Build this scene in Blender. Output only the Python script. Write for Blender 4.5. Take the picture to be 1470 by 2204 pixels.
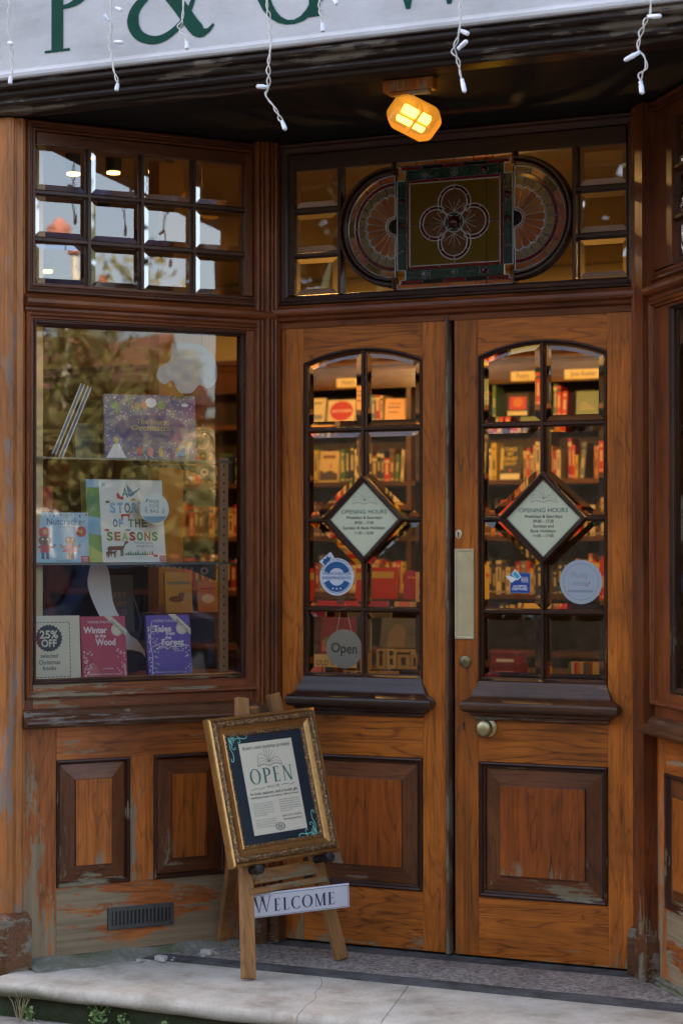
import bpy, bmesh, math, random
from math import sin, cos, tan, pi, atan2, sqrt, radians as R
from mathutils import Vector, Matrix
random.seed(11)
for _o in list(bpy.data.objects):
    bpy.data.objects.remove(_o)
S = bpy.context.scene
COL = S.collection
D = bpy.data

# ------------------------------------------------------------------ camera
cam_d = D.cameras.new('camera'); cam = D.objects.new('camera', cam_d); COL.objects.link(cam)
_fw = Vector((-0.41906205, 0.90781872, 0.01588024))
_rt = Vector((0.90792745, 0.41912656, -0.00081839))
_up = Vector((0.00739878, -0.01407515, 0.99987357))
CAM = Vector((2.4363, -6.1423, 1.3605))
cam.matrix_world = Matrix(((_rt.x, _up.x, -_fw.x, CAM.x), (_rt.y, _up.y, -_fw.y, CAM.y), (_rt.z, _up.z, -_fw.z, CAM.z), (0, 0, 0, 1)))
cam_d.sensor_fit = 'VERTICAL'; cam_d.sensor_height = 36; cam_d.sensor_width = 24
cam_d.lens = 36 * 4287 / 2204
cam_d.clip_start = .1; cam_d.clip_end = 400
cam_d.dof.use_dof = True; cam_d.dof.focus_distance = 6.35; cam_d.dof.aperture_fstop = 3.5
S.camera = cam

# ------------------------------------------------------------------ sky, sun, exposure
SUN_EL, SUN_DIR = R(38), Vector((-0.86, 0.50))          # sun high behind the shop: the front is in open shade
W = D.worlds.new('World'); S.world = W; W.use_nodes = True
_nt = W.node_tree
_bg = _nt.nodes['Background']
_sk = _nt.nodes.new('ShaderNodeTexSky'); _sk.sky_type = 'NISHITA'; _sk.sun_disc = False
_sk.sun_elevation = SUN_EL; _sk.sun_rotation = atan2(SUN_DIR.x, SUN_DIR.y)
_sk.air_density = 0.8; _sk.dust_density = 3.5; _sk.ozone_density = 0.4
_hz = _nt.nodes.new('ShaderNodeMix'); _hz.data_type = 'RGBA'; _hz.blend_type = 'MULTIPLY'; _hz.inputs[0].default_value = 1; _hz.inputs[7].default_value = (1.13, 1.0, .86, 1)   # hazy, slightly warm sky
_nt.links.new(_sk.outputs[0], _hz.inputs[6]); _nt.links.new(_hz.outputs[2], _bg.inputs[0]); _bg.inputs[1].default_value = 0.14
sun_d = D.lights.new('sun', 'SUN'); sun_d.energy = 3.4; sun_d.angle = R(.5); sun_d.color = (1, .93, .82)
sun = D.objects.new('sun', sun_d); COL.objects.link(sun)
sun.rotation_euler = (-Vector((SUN_DIR.x * cos(SUN_EL), SUN_DIR.y * cos(SUN_EL), sin(SUN_EL)))).to_track_quat('-Z', 'Y').to_euler()
sun.location = (-6, 5, 9)
S.view_settings.view_transform = 'Standard'; S.view_settings.look = 'None'
S.view_settings.exposure = 3.0; S.view_settings.gamma = 1
S.cycles.use_denoising = True
S.cycles.max_bounces = 10; S.cycles.transparent_max_bounces = 16; S.cycles.transmission_bounces = 8
S.cycles.sample_clamp_indirect = 6

# ------------------------------------------------------------------ frames measured in the place
SP = R(53.32)                                            # splay of the shop window against the doors
PW = Vector((-0.6518, 0, 0))
TW = Vector((cos(SP), sin(SP), 0)); NW = Vector((sin(SP), -cos(SP), 0))
def splay(u, y, z=0):                                    # point in the left window's frame (u along, y inwards) to world
    return PW + TW * u - NW * y + Vector((0, 0, z))

# ------------------------------------------------------------------ mesh builder
def inset(poly, d):
    n = len(poly); out = []
    for i in range(n):
        a, b, c = poly[i - 1], poly[i], poly[(i + 1) % n]
        e1 = (b[0] - a[0], b[1] - a[1]); e2 = (c[0] - b[0], c[1] - b[1])
        l1 = math.hypot(*e1) or 1; l2 = math.hypot(*e2) or 1
        n1 = (-e1[1] / l1, e1[0] / l1); n2 = (-e2[1] / l2, e2[0] / l2)
        k = 1 + n1[0] * n2[0] + n1[1] * n2[1]
        k = max(k, .35)
        out.append((b[0] + (n1[0] + n2[0]) / k * d, b[1] + (n1[1] + n2[1]) / k * d))
    return out
def rect(x0, x1, z0, z1): return [(x0, z0), (x1, z0), (x1, z1), (x0, z1)]
def ellipse(cx, cz, rx, rz, n=24, a0=0, a1=2 * pi):
    full = abs(a1 - a0 - 2 * pi) < 1e-6
    return [(cx + rx * cos(a0 + (a1 - a0) * i / (n if full else n - 1)), cz + rz * sin(a0 + (a1 - a0) * i / (n if full else n - 1))) for i in range(n)]
def smooth_path(p, k=6):
    out = []
    for i in range(len(p) - 1):
        p0 = p[max(i - 1, 0)]; p1 = p[i]; p2 = p[i + 1]; p3 = p[min(i + 2, len(p) - 1)]
        for j in range(k):
            t = j / k
            out.append(tuple(.5 * ((2 * p1[q]) + (-p0[q] + p2[q]) * t + (2 * p0[q] - 5 * p1[q] + 4 * p2[q] - p3[q]) * t * t + (-p0[q] + 3 * p1[q] - 3 * p2[q] + p3[q]) * t ** 3) for q in range(len(p1))))
    out.append(tuple(p[-1])); return out

_tcache = {}
def text_geo(s, bold=0.0):
    key = (s, bold)
    if key in _tcache: return _tcache[key]
    c = D.curves.new('lettering_source', 'FONT'); c.body = s; c.size = 1; c.resolution_u = 3; c.offset = bold
    o = D.objects.new('lettering_source', c); COL.objects.link(o)
    dg = bpy.context.evaluated_depsgraph_get()
    me = D.meshes.new_from_object(o.evaluated_get(dg))
    vs = [v.co.copy() for v in me.vertices]; fs = [tuple(p.vertices) for p in me.polygons]
    D.objects.remove(o); D.curves.remove(c); D.meshes.remove(me)
    x0 = min(v.x for v in vs); x1 = max(v.x for v in vs)
    _tcache[key] = (vs, fs, x0, x1)
    return _tcache[key]

def stroke_quads(pts, wid):
    """centre line + widths -> list of quads in 2D"""
    n = len(pts); L = []; Rr = []
    for i in range(n):
        a = pts[max(i - 1, 0)]; b = pts[min(i + 1, n - 1)]
        dx, dy = b[0] - a[0], b[1] - a[1]; l = math.hypot(dx, dy) or 1
        w = (wid[i] if isinstance(wid, (list, tuple)) else wid) / 2
        L.append((pts[i][0] - dy / l * w, pts[i][1] + dx / l * w)); Rr.append((pts[i][0] + dy / l * w, pts[i][1] - dx / l * w))
    return [[L[i], Rr[i], Rr[i + 1], L[i + 1]] for i in range(n - 1)]
def arc_pts(cx, cy, rx, ry, a0, a1, n=22):
    return [(cx + rx * cos(R(a0 + (a1 - a0) * i / (n - 1))), cy + ry * sin(R(a0 + (a1 - a0) * i / (n - 1)))) for i in range(n)]
def bowl(cx, cy, rx, ry, a0, a1, thick, thin, tilt=0):
    p = arc_pts(cx, cy, rx, ry, a0, a1)
    n = len(p); w = []
    for i in range(n):
        a = R(a0 + (a1 - a0) * i / (n - 1) - tilt)
        w.append(thin + (thick - thin) * abs(cos(a)) ** 1.5)
    return stroke_quads(p, w)
def stem(x, w, y0=0, y1=1): return [[(x - w / 2, y0), (x + w / 2, y0), (x + w / 2, y1), (x - w / 2, y1)]]
def serif(x, y, w, up=1):
    h = .028 * up
    return [[(x - w / 2, y), (x + w / 2, y), (x + w / 2, y + h), (x - w / 2, y + h)] if up > 0 else [(x - w / 2, y + h), (x + w / 2, y + h), (x + w / 2, y), (x - w / 2, y)]]
def hbar(x0, x1, y, t=.035): return [[(x0, y - t / 2), (x1, y - t / 2), (x1, y + t / 2), (x0, y + t / 2)]]
def diag(x0, y0, x1, y1, w): return [[(x0 - w / 2, y0), (x0 + w / 2, y0), (x1 + w / 2, y1), (x1 - w / 2, y1)]]
T_, t_ = .15, .042
GL = {
    'P': (.60, stem(.16, T_) + serif(.16, 0, .32) + serif(.13, 1, .24, -1) + bowl(.24, .73, .30, .25, 92, -95, T_, t_) + hbar(.16, .25, .98, .04) + hbar(.21, .25, .48, .04)),
    'E': (.56, stem(.16, T_) + hbar(.04, .50, .018) + hbar(.04, .48, .982) + hbar(.18, .42, .52) + [[(.44, 0), (.54, .2), (.51, .2), (.40, .03)], [(.44, 1), (.50, .82), (.47, .82), (.40, .97)]] + stem(.41, .025, .43, .61)),
    'L': (.54, stem(.16, T_) + serif(.16, 1, .30, -1) + hbar(.04, .48, .018) + [[(.42, 0), (.53, .22), (.50, .22), (.38, .03)]]),
    'O': (.80, bowl(.40, .5, .335, .49, 0, 360, T_, t_)),
    'C': (.70, bowl(.40, .5, .335, .49, 52, 318, T_, t_) + stem(.615, .03, .70, .95)),
    'G': (.78, bowl(.40, .5, .335, .49, 50, 345, T_, t_) + stem(.64, .115, .04, .40) + serif(.64, .42, .28, -1) + stem(.62, .03, .70, .97)),
    'M': (.92, stem(.14, .05) + serif(.14, 0, .22) + serif(.11, 1, .16, -1) + diag(.46, 0, .17, 1, .12) + diag(.46, 0, .74, 1, .05) + stem(.77, T_) + serif(.77, 0, .28) + serif(.80, 1, .18, -1)),
    'N': (.80, stem(.14, .05) + serif(.14, 0, .24) + serif(.08, 1, .16, -1) + diag(.62, 0, .14, 1, .14) + stem(.65, .05) + serif(.65, 1, .24, -1)),
    'W': (1.12, [[(.32, 0), (.36, 0), (.175, 1), (.02, 1)], [(.33, 0), (.365, 0), (.585, 1), (.53, 1)], [(.76, 0), (.80, 0), (.615, 1), (.46, 1)], [(.77, 0), (.805, 0), (1.025, 1), (.975, 1)]] + serif(.10, 1, .28, -1) + serif(.55, 1, .28, -1) + serif(1.0, 1, .24, -1)),
    ' ': (.34, []),
}
_amp = smooth_path([(1.06, .10), (.98, .03), (.86, .06), (.62, .38), (.36, .70), (.30, .84), (.38, .97), (.50, .96), (.56, .84), (.50, .70), (.30, .54), (.12, .38), (.08, .22), (.16, .07), (.34, 0.0), (.52, .04), (.70, .18), (.80, .36), (.83, .50)], 6)
_n = len(_amp)
def _aw(i):
    t = i / (_n - 1)
    for a, b, w0, w1 in ((0, .06, .02, .05), (.06, .11, .05, .13), (.11, .26, .13, .13), (.26, .34, .13, .045), (.34, .52, .045, .045), (.52, .66, .045, .12), (.66, .76, .12, .08), (.76, 1, .08, .035)):
        if a <= t <= b: return w0 + (w1 - w0) * (t - a) / (b - a)
    return .04
GL['&'] = (1.10, stroke_quads(_amp, [_aw(i) * 1.22 for i in range(_n)]) + hbar(.74, .94, .51, .035))

class MB:
    def __init__(s, flip=1): s.v = []; s.f = []; s.m = []; s.flip = flip; s.off = None
    def add(s, pts, faces, mi=0):
        b = len(s.v)
        s.v += [Vector(p) for p in pts]
        for f in faces: s.f.append([b + i for i in f]); s.m.append(mi)
    def quad(s, pts, mi=0): s.add(pts, [list(range(len(pts)))], mi)
    def box(s, x0, x1, y0, y1, z0, z1, mi=0):
        s.add([(x0, y0, z0), (x1, y0, z0), (x1, y1, z0), (x0, y1, z0), (x0, y0, z1), (x1, y0, z1), (x1, y1, z1), (x0, y1, z1)],
              [(0, 3, 2, 1), (4, 5, 6, 7), (0, 1, 5, 4), (1, 2, 6, 5), (2, 3, 7, 6), (3, 0, 4, 7)], mi)
        return s
    def prism(s, poly, y0, y1, mi=0):                    # (x,z) outline extruded along y, y0 front
        n = len(poly)
        s.add([(p[0], y0, p[1]) for p in poly] + [(p[0], y1, p[1]) for p in poly],
              [list(range(n)), list(range(2 * n - 1, n - 1, -1))] + [(i, n + i, n + (i + 1) % n, (i + 1) % n) for i in range(n)], mi)
    def prismz(s, poly, z0, z1, mi=0):
        n = len(poly)
        s.add([(p[0], p[1], z0) for p in poly] + [(p[0], p[1], z1) for p in poly],
              [list(range(n - 1, -1, -1)), list(range(n, 2 * n))] + [(i, (i + 1) % n, n + (i + 1) % n, n + i) for i in range(n)], mi)
    def prismx(s, prof, x0, x1, mi=0):                   # (y,z) outline extruded along x
        n = len(prof)
        s.add([(x0, p[0], p[1]) for p in prof] + [(x1, p[0], p[1]) for p in prof],
              [list(range(n)), list(range(2 * n - 1, n - 1, -1))] + [(i, n + i, n + (i + 1) % n, (i + 1) % n) for i in range(n)], mi)
    def flat(s, poly, y, mi=0): s.add([(p[0], y, p[1]) for p in poly], [list(range(len(poly)))], mi)
    def rings(s, poly, prof, mv=0, mh=None, cap=None):
        mh = mv if mh is None else mh; n = len(poly); R_ = [inset(poly, d) for d, y in prof]
        b = len(s.v)
        for k, (d, y) in enumerate(prof): s.v += [Vector((p[0], y, p[1])) for p in R_[k]]
        for k in range(len(prof) - 1):
            for i in range(n):
                j = (i + 1) % n
                dx = abs(poly[j][0] - poly[i][0]); dz = abs(poly[j][1] - poly[i][1])
                s.f.append([b + k * n + i, b + k * n + j, b + (k + 1) * n + j, b + (k + 1) * n + i]); s.m.append(mh if dx > dz else mv)
        if cap is not None:
            s.f.append([b + (len(prof) - 1) * n + i for i in range(n)]); s.m.append(cap)
    def loft(s, cx, hw, prof, mi=0):                     # shelf moulding with mitred returns: prof of (out, z)
        b = len(s.v)
        for o, z in prof: s.v += [Vector((cx - hw - o, .004, z)), Vector((cx - hw - o, -o, z)), Vector((cx + hw + o, -o, z)), Vector((cx + hw + o, .004, z))]
        n = len(prof)
        for k in range(n - 1):
            for i in range(3): s.f.append([b + k * 4 + i, b + (k + 1) * 4 + i, b + (k + 1) * 4 + i + 1, b + k * 4 + i + 1]); s.m.append(mi)
        s.f.append([b, b + 1, b + 2, b + 3]); s.m.append(mi)
        s.f.append([b + (n - 1) * 4 + i for i in (3, 2, 1, 0)]); s.m.append(mi)
    def bar(s, p0, p1, w, yf, yb, mi=0):                 # moulded glazing bar between two (x,z) points
        dx, dz = p1[0] - p0[0], p1[1] - p0[1]; l = math.hypot(dx, dz); nx, nz = -dz / l, dx / l
        prof = [(-.5, yb), (-.5, yb - .3 * (yb - yf)), (-.32, yb - .45 * (yb - yf)), (-.2, yf), (.2, yf), (.32, yb - .45 * (yb - yf)), (.5, yb - .3 * (yb - yf)), (.5, yb)]
        n = len(prof); b = len(s.v)
        for p in (p0, p1): s.v += [Vector((p[0] + nx * q * w, y, p[1] + nz * q * w)) for q, y in prof]
        for i in range(n):
            j = (i + 1) % n; s.f.append([b + i, b + j, b + n + j, b + n + i]); s.m.append(mi)
        s.f.append([b + i for i in range(n)]); s.m.append(mi); s.f.append([b + n + i for i in reversed(range(n))]); s.m.append(mi)
    def tube(s, path, r, n=6, mi=0):
        b = len(s.v); path = [Vector(p) for p in path]; m = len(path)
        for i, p in enumerate(path):
            t = (path[min(i + 1, m - 1)] - path[max(i - 1, 0)]).normalized()
            a = t.orthogonal().normalized() if i == 0 else (a - t * a.dot(t)).normalized()
            c = t.cross(a); rr = r[i] if isinstance(r, (list, tuple)) else r
            s.v += [p + (a * cos(2 * pi * k / n) + c * sin(2 * pi * k / n)) * rr for k in range(n)]
        for i in range(m - 1):
            for k in range(n): s.f.append([b + i * n + k, b + i * n + (k + 1) % n, b + (i + 1) * n + (k + 1) % n, b + (i + 1) * n + k]); s.m.append(mi)
        s.f.append([b + k for k in reversed(range(n))]); s.m.append(mi); s.f.append([b + (m - 1) * n + k for k in range(n)]); s.m.append(mi)
    def lathe_y(s, cx, cz, prof, n=20, mi=0):            # (r, y) turned round an axis along y
        b = len(s.v)
        for r, y in prof: s.v += [Vector((cx + r * cos(2 * pi * k / n), y, cz + r * sin(2 * pi * k / n))) for k in range(n)]
        for i in range(len(prof) - 1):
            for k in range(n): s.f.append([b + i * n + k, b + i * n + (k + 1) % n, b + (i + 1) * n + (k + 1) % n, b + (i + 1) * n + k]); s.m.append(mi)
        s.f.append([b + k for k in range(n)]); s.m.append(mi); s.f.append([b + (len(prof) - 1) * n + k for k in range(n)]); s.m.append(mi)
    def text(s, st, x, z, y, size, mi=0, align='C', width=None, bold=0.0, shear=0.0, ang=0.0):
        vs, fs, x0, x1 = text_geo(st, bold); sx = size
        if width: sx = width / (x1 - x0)
        ox = {'C': (x0 + x1) / 2, 'L': x0, 'R': x1}[align]; ca, sa = cos(ang), sin(ang); b = len(s.v)
        for v in vs:
            px = (v.x - ox) * sx + v.y * size * shear; pz = v.y * size
            s.v.append(Vector((x + px * ca - pz * sa, y, z + px * sa + pz * ca)))
        for f in fs: s.f.append([b + i for i in f]); s.m.append(mi)
    def polys2(s, quads, x, z, y, k, mi=0, ang=0.0):
        ca, sa = cos(ang), sin(ang)
        for q in quads: s.flat([(x + (p[0] * ca - p[1] * sa) * k, z + (p[0] * sa + p[1] * ca) * k) for p in q], y, mi)
    def serif(s, st, x, z, y, h, mi=0, space=.04, first=1.0, dy=.00012, xs=1.0):
        for i, ch in enumerate(st):
            w, q = GL[ch]; k = h * (first if i == 0 else 1)
            for j, qq in enumerate(q): s.flat([(x + p[0] * k * xs, z + p[1] * k) for p in qq], y - dy * (j % 5), mi)
            x += (w * k + space * h) * xs
        return x
    def stroke(s, pts, w, y, mi=0, smooth=True):
        p = smooth_path(pts, 5) if smooth else pts
        for j, q in enumerate(stroke_quads(p, w)): s.flat(q, y, mi)
    def build(s, name, mats, parent=None, bevel=0, smooth=False, recalc=True, loc=None, rot=None):
        vs = [(v.x * s.flip, v.y, v.z) for v in s.v]
        fs = [f[::-1] if s.flip < 0 else f for f in s.f]
        me = D.meshes.new(name); me.from_pydata(vs, [], fs)
        me.polygons.foreach_set('material_index', s.m)
        for m in (mats if isinstance(mats, (list, tuple)) else [mats]): me.materials.append(m)
        if recalc:
            bm = bmesh.new(); bm.from_mesh(me); bmesh.ops.recalc_face_normals(bm, faces=bm.faces[:]); bm.to_mesh(me); bm.free()
        if smooth: me.polygons.foreach_set('use_smooth', [True] * len(me.polygons))
        me.update()
        o = D.objects.new(name, me); COL.objects.link(o)
        if parent: o.parent = parent
        if loc is not None: o.location = loc
        if rot is not None: o.rotation_euler = rot
        if bevel:
            b = o.modifiers.new('bevel', 'BEVEL'); b.width = bevel; b.segments = 2; b.limit_method = 'ANGLE'; b.angle_limit = R(35)
        if smooth:
            e = o.modifiers.new('split', 'EDGE_SPLIT'); e.split_angle = R(40)
        return o

def thing(name, label, cat, loc=(0, 0, 0), rot=(0, 0, 0), group=None, mat=None):
    o = D.objects.new(name, None); COL.objects.link(o); o.empty_display_size = .05
    if mat is not None: o.matrix_world = mat
    else: o.location = loc; o.rotation_euler = rot
    return tag(o, label, cat, group)
def tag(o, label, cat, group=None):
    o['label'] = label; o['category'] = cat
    if group: o['group'] = group
    return o
def struct(o, kind='structure'): o['kind'] = kind; return o

# ------------------------------------------------------------------ materials
class NT:
    def __init__(s, name):
        s.mat = D.materials.new(name); s.mat.use_nodes = True; s.t = s.mat.node_tree; s.t.nodes.clear()
        s.out = s.t.nodes.new('ShaderNodeOutputMaterial')
    def n(s, typ, ins=None, **kw):
        nd = s.t.nodes.new('ShaderNode' + typ)
        for k, v in kw.items(): setattr(nd, k, v)
        for k, v in (ins or {}).items():
            sk = nd.inputs[k]
            if hasattr(v, 'outputs'): s.t.links.new(v.outputs[0], sk)
            elif hasattr(v, 'is_output'): s.t.links.new(v, sk)
            else: sk.default_value = v
        return nd
    def math(s, op, a, b=0.0, clamp=False):
        m = s.n('Math', {0: a, 1: b}, operation=op); m.use_clamp = clamp; return m
    def mix(s, f, a, b, blend='MIX'):
        m = s.n('Mix', data_type='RGBA', blend_type=blend)
        for sk, v in ((m.inputs[0], f), (m.inputs[6], a), (m.inputs[7], b)):
            if hasattr(v, 'outputs'):
                s.t.links.new(v.outputs[2] if v.bl_idname == 'ShaderNodeMix' else v.outputs[0], sk)
            elif hasattr(v, 'is_output'): s.t.links.new(v, sk)
            else: sk.default_value = v if not isinstance(v, tuple) or len(v) == 4 else (*v, 1)
        return m.outputs[2]
    def ramp(s, f, stops):
        r = s.n('ValToRGB', {0: f}); e = r.color_ramp.elements
        while len(e) < len(stops): e.new(.5)
        for i, (p, c) in enumerate(stops): e[i].position = p; e[i].color = (*c, 1) if len(c) == 3 else c
        return r
    def finish(s, **bs):
        b = s.n('BsdfPrincipled', {k.replace('_', ' '): v for k, v in bs.items()})
        s.t.links.new(b.outputs[0], s.out.inputs[0]); return s.mat

def plain(name, col, rough=.6, metal=0.0, noise=.12, scale=30, spec=.5):
    t = NT(name); tc = t.n('TexCoord')
    nz = t.n('TexNoise', {'Vector': tc.outputs['Object'], 'Scale': scale, 'Detail': 4})
    k = t.n('MapRange', {0: nz, 3: 1 - noise, 4: 1 + noise})
    c = t.n('VectorMath', {0: (*col,), 3: k}, operation='SCALE')
    return t.finish(Base_Color=c, Roughness=rough, Metallic=metal, Specular_IOR_Level=spec)

def wood(name, light, dark, axis='Z', bleach=0.0, zr=(0.0, 0.5), rough=.40, fig=1.0, coat=.10, pale=(.26, .222, .14), grime=.28):
    t = NT(name); tc = t.n('TexCoord'); ge = t.n('NewGeometry')
    off = t.n('VectorMath', {0: ge.outputs['Random Per Island'], 1: (17.3, 9.1, 23.7)}, operation='MULTIPLY')
    co = t.n('VectorMath', {0: tc.outputs['Object'], 1: off}, operation='ADD')
    fq = t.n('MapRange', {0: ge.outputs['Random Per Island'], 3: .72, 4: 1.35})
    co = t.n('VectorMath', {0: co, 3: fq}, operation='SCALE')
    def sc(a, b): return {'X': (b, a, a), 'Z': (a, a, b), 'Y': (a, b, a)}[axis]
    def mapped(a, b): return t.n('VectorMath', {0: co, 1: sc(a, b)}, operation='MULTIPLY')
    f1 = t.n('TexNoise', {'Vector': mapped(11, 1.3), 'Scale': 1.0, 'Detail': 2.5, 'Roughness': .5, 'Distortion': .3})
    ringv = t.math('SINE', t.math('MULTIPLY', f1, 70.0))
    rr = t.n('MapRange', {0: ringv, 1: -.2, 2: 1.0, 3: 0.0, 4: 1.0})
    rr2 = t.math('POWER', rr, 5.0)
    f2 = t.n('TexNoise', {'Vector': mapped(190, 5), 'Scale': 1.0, 'Detail': 3, 'Roughness': .6})
    f3 = t.n('TexNoise', {'Vector': mapped(55, 1.6), 'Scale': 1.0, 'Detail': 3, 'Roughness': .65})
    f4 = t.n('TexNoise', {'Vector': mapped(5, 2.2), 'Scale': 1.0, 'Detail': 5, 'Roughness': .6})
    pores = t.n('MapRange', {0: f2, 1: .50, 2: .72, 3: 0.0, 4: 1.0})
    st = t.n('MapRange', {0: f3, 1: .38, 2: .72, 3: 0.0, 4: 1.0})
    a = t.math('MULTIPLY', rr2, .30 * fig); b = t.math('MULTIPLY', pores, .46); c = t.math('MULTIPLY', st, .34)
    dk = t.math('ADD', t.math('ADD', a, b), c, clamp=True)
    col = t.mix(dk, light, dark)
    tone = t.n('MapRange', {0: f4, 1: .3, 2: .72, 3: 1.32, 4: .52})
    isl = t.n('MapRange', {0: ge.outputs['Random Per Island'], 3: .84, 4: 1.14})
    col = t.n('VectorMath', {0: col, 3: t.math('MULTIPLY', tone, isl)}, operation='SCALE')
    # old dark finish left in blotches
    g1 = t.n('TexNoise', {'Vector': co, 'Scale': 6.5, 'Detail': 6, 'Roughness': .65})
    gm = t.n('MapRange', {0: g1, 1: .55, 2: .72, 3: 0.0, 4: grime})
    col = t.mix(gm, col, tuple(q * .45 for q in dark))
    rough_s = t.n('MapRange', {0: f4, 3: rough - .1, 4: rough + .16})
    bmask = None
    if bleach > 0:
        sep = t.n('SeparateXYZ', {0: tc.outputs['Object']})
        gr = t.n('MapRange', {0: sep.outputs[2], 1: zr[0], 2: zr[1], 3: bleach, 4: 0.0})
        b1 = t.n('TexNoise', {'Vector': mapped(13, 3.2), 'Scale': 1.0, 'Detail': 7, 'Roughness': .68})
        b2 = t.n('MapRange', {0: t.math('ADD', b1, t.math('MULTIPLY', t.math('SUBTRACT', f2, .5), .22)), 1: .40, 2: .62})
        bm = t.math('SUBTRACT', t.math('ADD', gr, b2), 1.0)
        bmask = t.n('MapRange', {0: bm, 1: 0.0, 2: .16})
        pl = t.mix(t.math('MULTIPLY', st, .7), pale, tuple(q * .5 for q in pale))
        col = t.mix(t.math('MULTIPLY', bmask, .85), col, pl)
        rough_s = t.math('ADD', rough_s, t.math('MULTIPLY', bmask, .4))
    hgt = t.math('ADD', t.math('MULTIPLY', dk, -.6), t.math('MULTIPLY', f2, -.35))
    if bmask: hgt = t.math('ADD', hgt, t.math('MULTIPLY', bmask, -.5))
    bp = t.n('Bump', {'Strength': .22, 'Distance': .0025, 'Height': hgt})
    return t.finish(Base_Color=col, Roughness=rough_s, Coat_Weight=coat, Coat_Roughness=.25, Normal=bp, Specular_IOR_Level=.3)

AMB, AMBD = (.46, .128, .013), (.070, .016, .003)
RED, REDD = (.20, .052, .012), (.030, .008, .003)
DRK, DRKD = (.050, .016, .007), (.013, .005, .003)
BVL, BVLD = (.16, .050, .014), (.045, .014, .006)
WVD, WHD = wood('door_wood_upright', AMB, AMBD, 'Z', .62, (-.02, .16)), wood('door_wood_across', AMB, AMBD, 'X', .74, (-.01, .11), fig=1.5)
WVW, WHW = wood('stall_wood_upright', (.46, .130, .022), (.080, .022, .007), 'Z', .86, (-.05, .70)), wood('stall_wood_across', (.46, .130, .022), (.080, .022, .007), 'X', 1.12, (-.02, .80), fig=1.2)
WVP, WHP = wood('frame_wood_upright', RED, REDD, 'Z', .50, (-.1, .5)), wood('frame_wood_across', RED, REDD, 'X', .42, (0, 2.2))
WVK, WHK = wood('dark_wood_upright', DRK, DRKD, 'Z', .30, (0, 1.4), rough=.40, coat=.12), wood('dark_wood_across', DRK, DRKD, 'X', .30, (0, 1.4), rough=.40, coat=.12)
WVB, WHB = wood('panel_bevel_upright', BVL, BVLD, 'Z', .40, (0, .5)), wood('panel_bevel_across', BVL, BVLD, 'X', .40, (0, .5))
WVD3 = wood('stall_panel_wood_upright', (.44, .125, .018), AMBD, 'Z', .66, (.27, .36))
WVU, WHU = wood('upper_frame_wood_shaded_upright', (.115, .030, .009), (.022, .007, .003), 'Z', 0), wood('upper_frame_wood_shaded_across', (.115, .030, .009), (.022, .007, .003), 'X', 0)  # frame wood darkened: shade under the soffit is put into its colour
WSILL = wood('weathered_sill_wood', (.12, .048, .020), (.025, .012, .008), 'X', .44, (.3, 1.6), rough=.34, pale=(.21, .18, .14))
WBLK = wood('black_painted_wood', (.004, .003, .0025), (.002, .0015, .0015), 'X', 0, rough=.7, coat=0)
WPIL = wood('pilaster_wood', (.46, .17, .042), (.15, .05, .018), 'Z', .56, (-.3, 2.6), pale=(.24, .19, .16))
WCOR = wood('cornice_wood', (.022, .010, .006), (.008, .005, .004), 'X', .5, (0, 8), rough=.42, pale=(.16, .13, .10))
WBLOCK = wood('plinth_block_wood', (.16, .065, .025), (.03, .014, .009), 'X', .55, (-.02, .35), pale=(.22, .20, .15))
WEAS, WEASX = wood('easel_wood', (.40, .20, .07), (.15, .06, .018), 'Z', 0, rough=.6, coat=0, grime=.35), wood('easel_wood_across', (.40, .19, .06), (.15, .06, .018), 'X', .35, (-.4, 0), rough=.6, coat=0)
WSHELF = wood('bookcase_wood', (.10, .04, .016), (.035, .014, .007), 'X', 0, rough=.5)

def glass(name, tint=(.97, .98, .97), gain=1.8, wav=.02, wsc=5.0):
    t = NT(name); tc = t.n('TexCoord')
    nz = t.n('TexNoise', {'Vector': tc.outputs['Object'], 'Scale': wsc, 'Detail': 1})
    bp = t.n('Bump', {'Strength': wav, 'Distance': .02, 'Height': nz})
    fr = t.n('Fresnel', {'IOR': 1.5}); k = t.math('MULTIPLY', fr, gain, True)
    tr = t.n('BsdfTransparent', {0: (*tint, 1)}); gl = t.n('BsdfGlossy', {'Roughness': 0.0, 'Normal': bp})
    m = t.n('MixShader', {0: k, 1: tr, 2: gl}); t.t.links.new(m.outputs[0], t.out.inputs[0]); return t.mat
def bevel_glass(name, gain=2.2, ior=1.22):
    t = NT(name); fr = t.n('Fresnel', {'IOR': 1.5}); k = t.math('MULTIPLY', fr, gain, True)
    rf = t.n('BsdfRefraction', {'Roughness': 0.0, 'IOR': ior, 0: (.95, .96, .95, 1)}); gl = t.n('BsdfGlossy', {'Roughness': 0.0})
    m = t.n('MixShader', {0: k, 1: rf, 2: gl}); t.t.links.new(m.outputs[0], t.out.inputs[0]); return t.mat
def stained(name, col, dens=.45, tex=0.0, rough=.12):
    t = NT(name); tc = t.n('TexCoord')
    nz = t.n('TexNoise', {'Vector': tc.outputs['Object'], 'Scale': 130.0, 'Detail': 2}); bp = t.n('Bump', {'Strength': tex, 'Distance': .002, 'Height': nz})
    tr = t.n('BsdfTransparent', {0: (*col, 1)}); df = t.n('BsdfDiffuse', {0: (*[c * .35 for c in col], 1)})
    m1 = t.n('MixShader', {0: dens, 1: tr, 2: df})
    gl = t.n('BsdfGlossy', {'Roughness': rough, 'Normal': bp}); fr = t.n('Fresnel', {'IOR': 1.5, 'Normal': bp})
    m = t.n('MixShader', {0: fr, 1: m1, 2: gl}); t.t.links.new(m.outputs[0], t.out.inputs[0]); return t.mat
def emit(name, col, k):
    t = NT(name); e = t.n('Emission', {0: (*col, 1), 1: k}); t.t.links.new(e.outputs[0], t.out.inputs[0]); return t.mat

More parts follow.
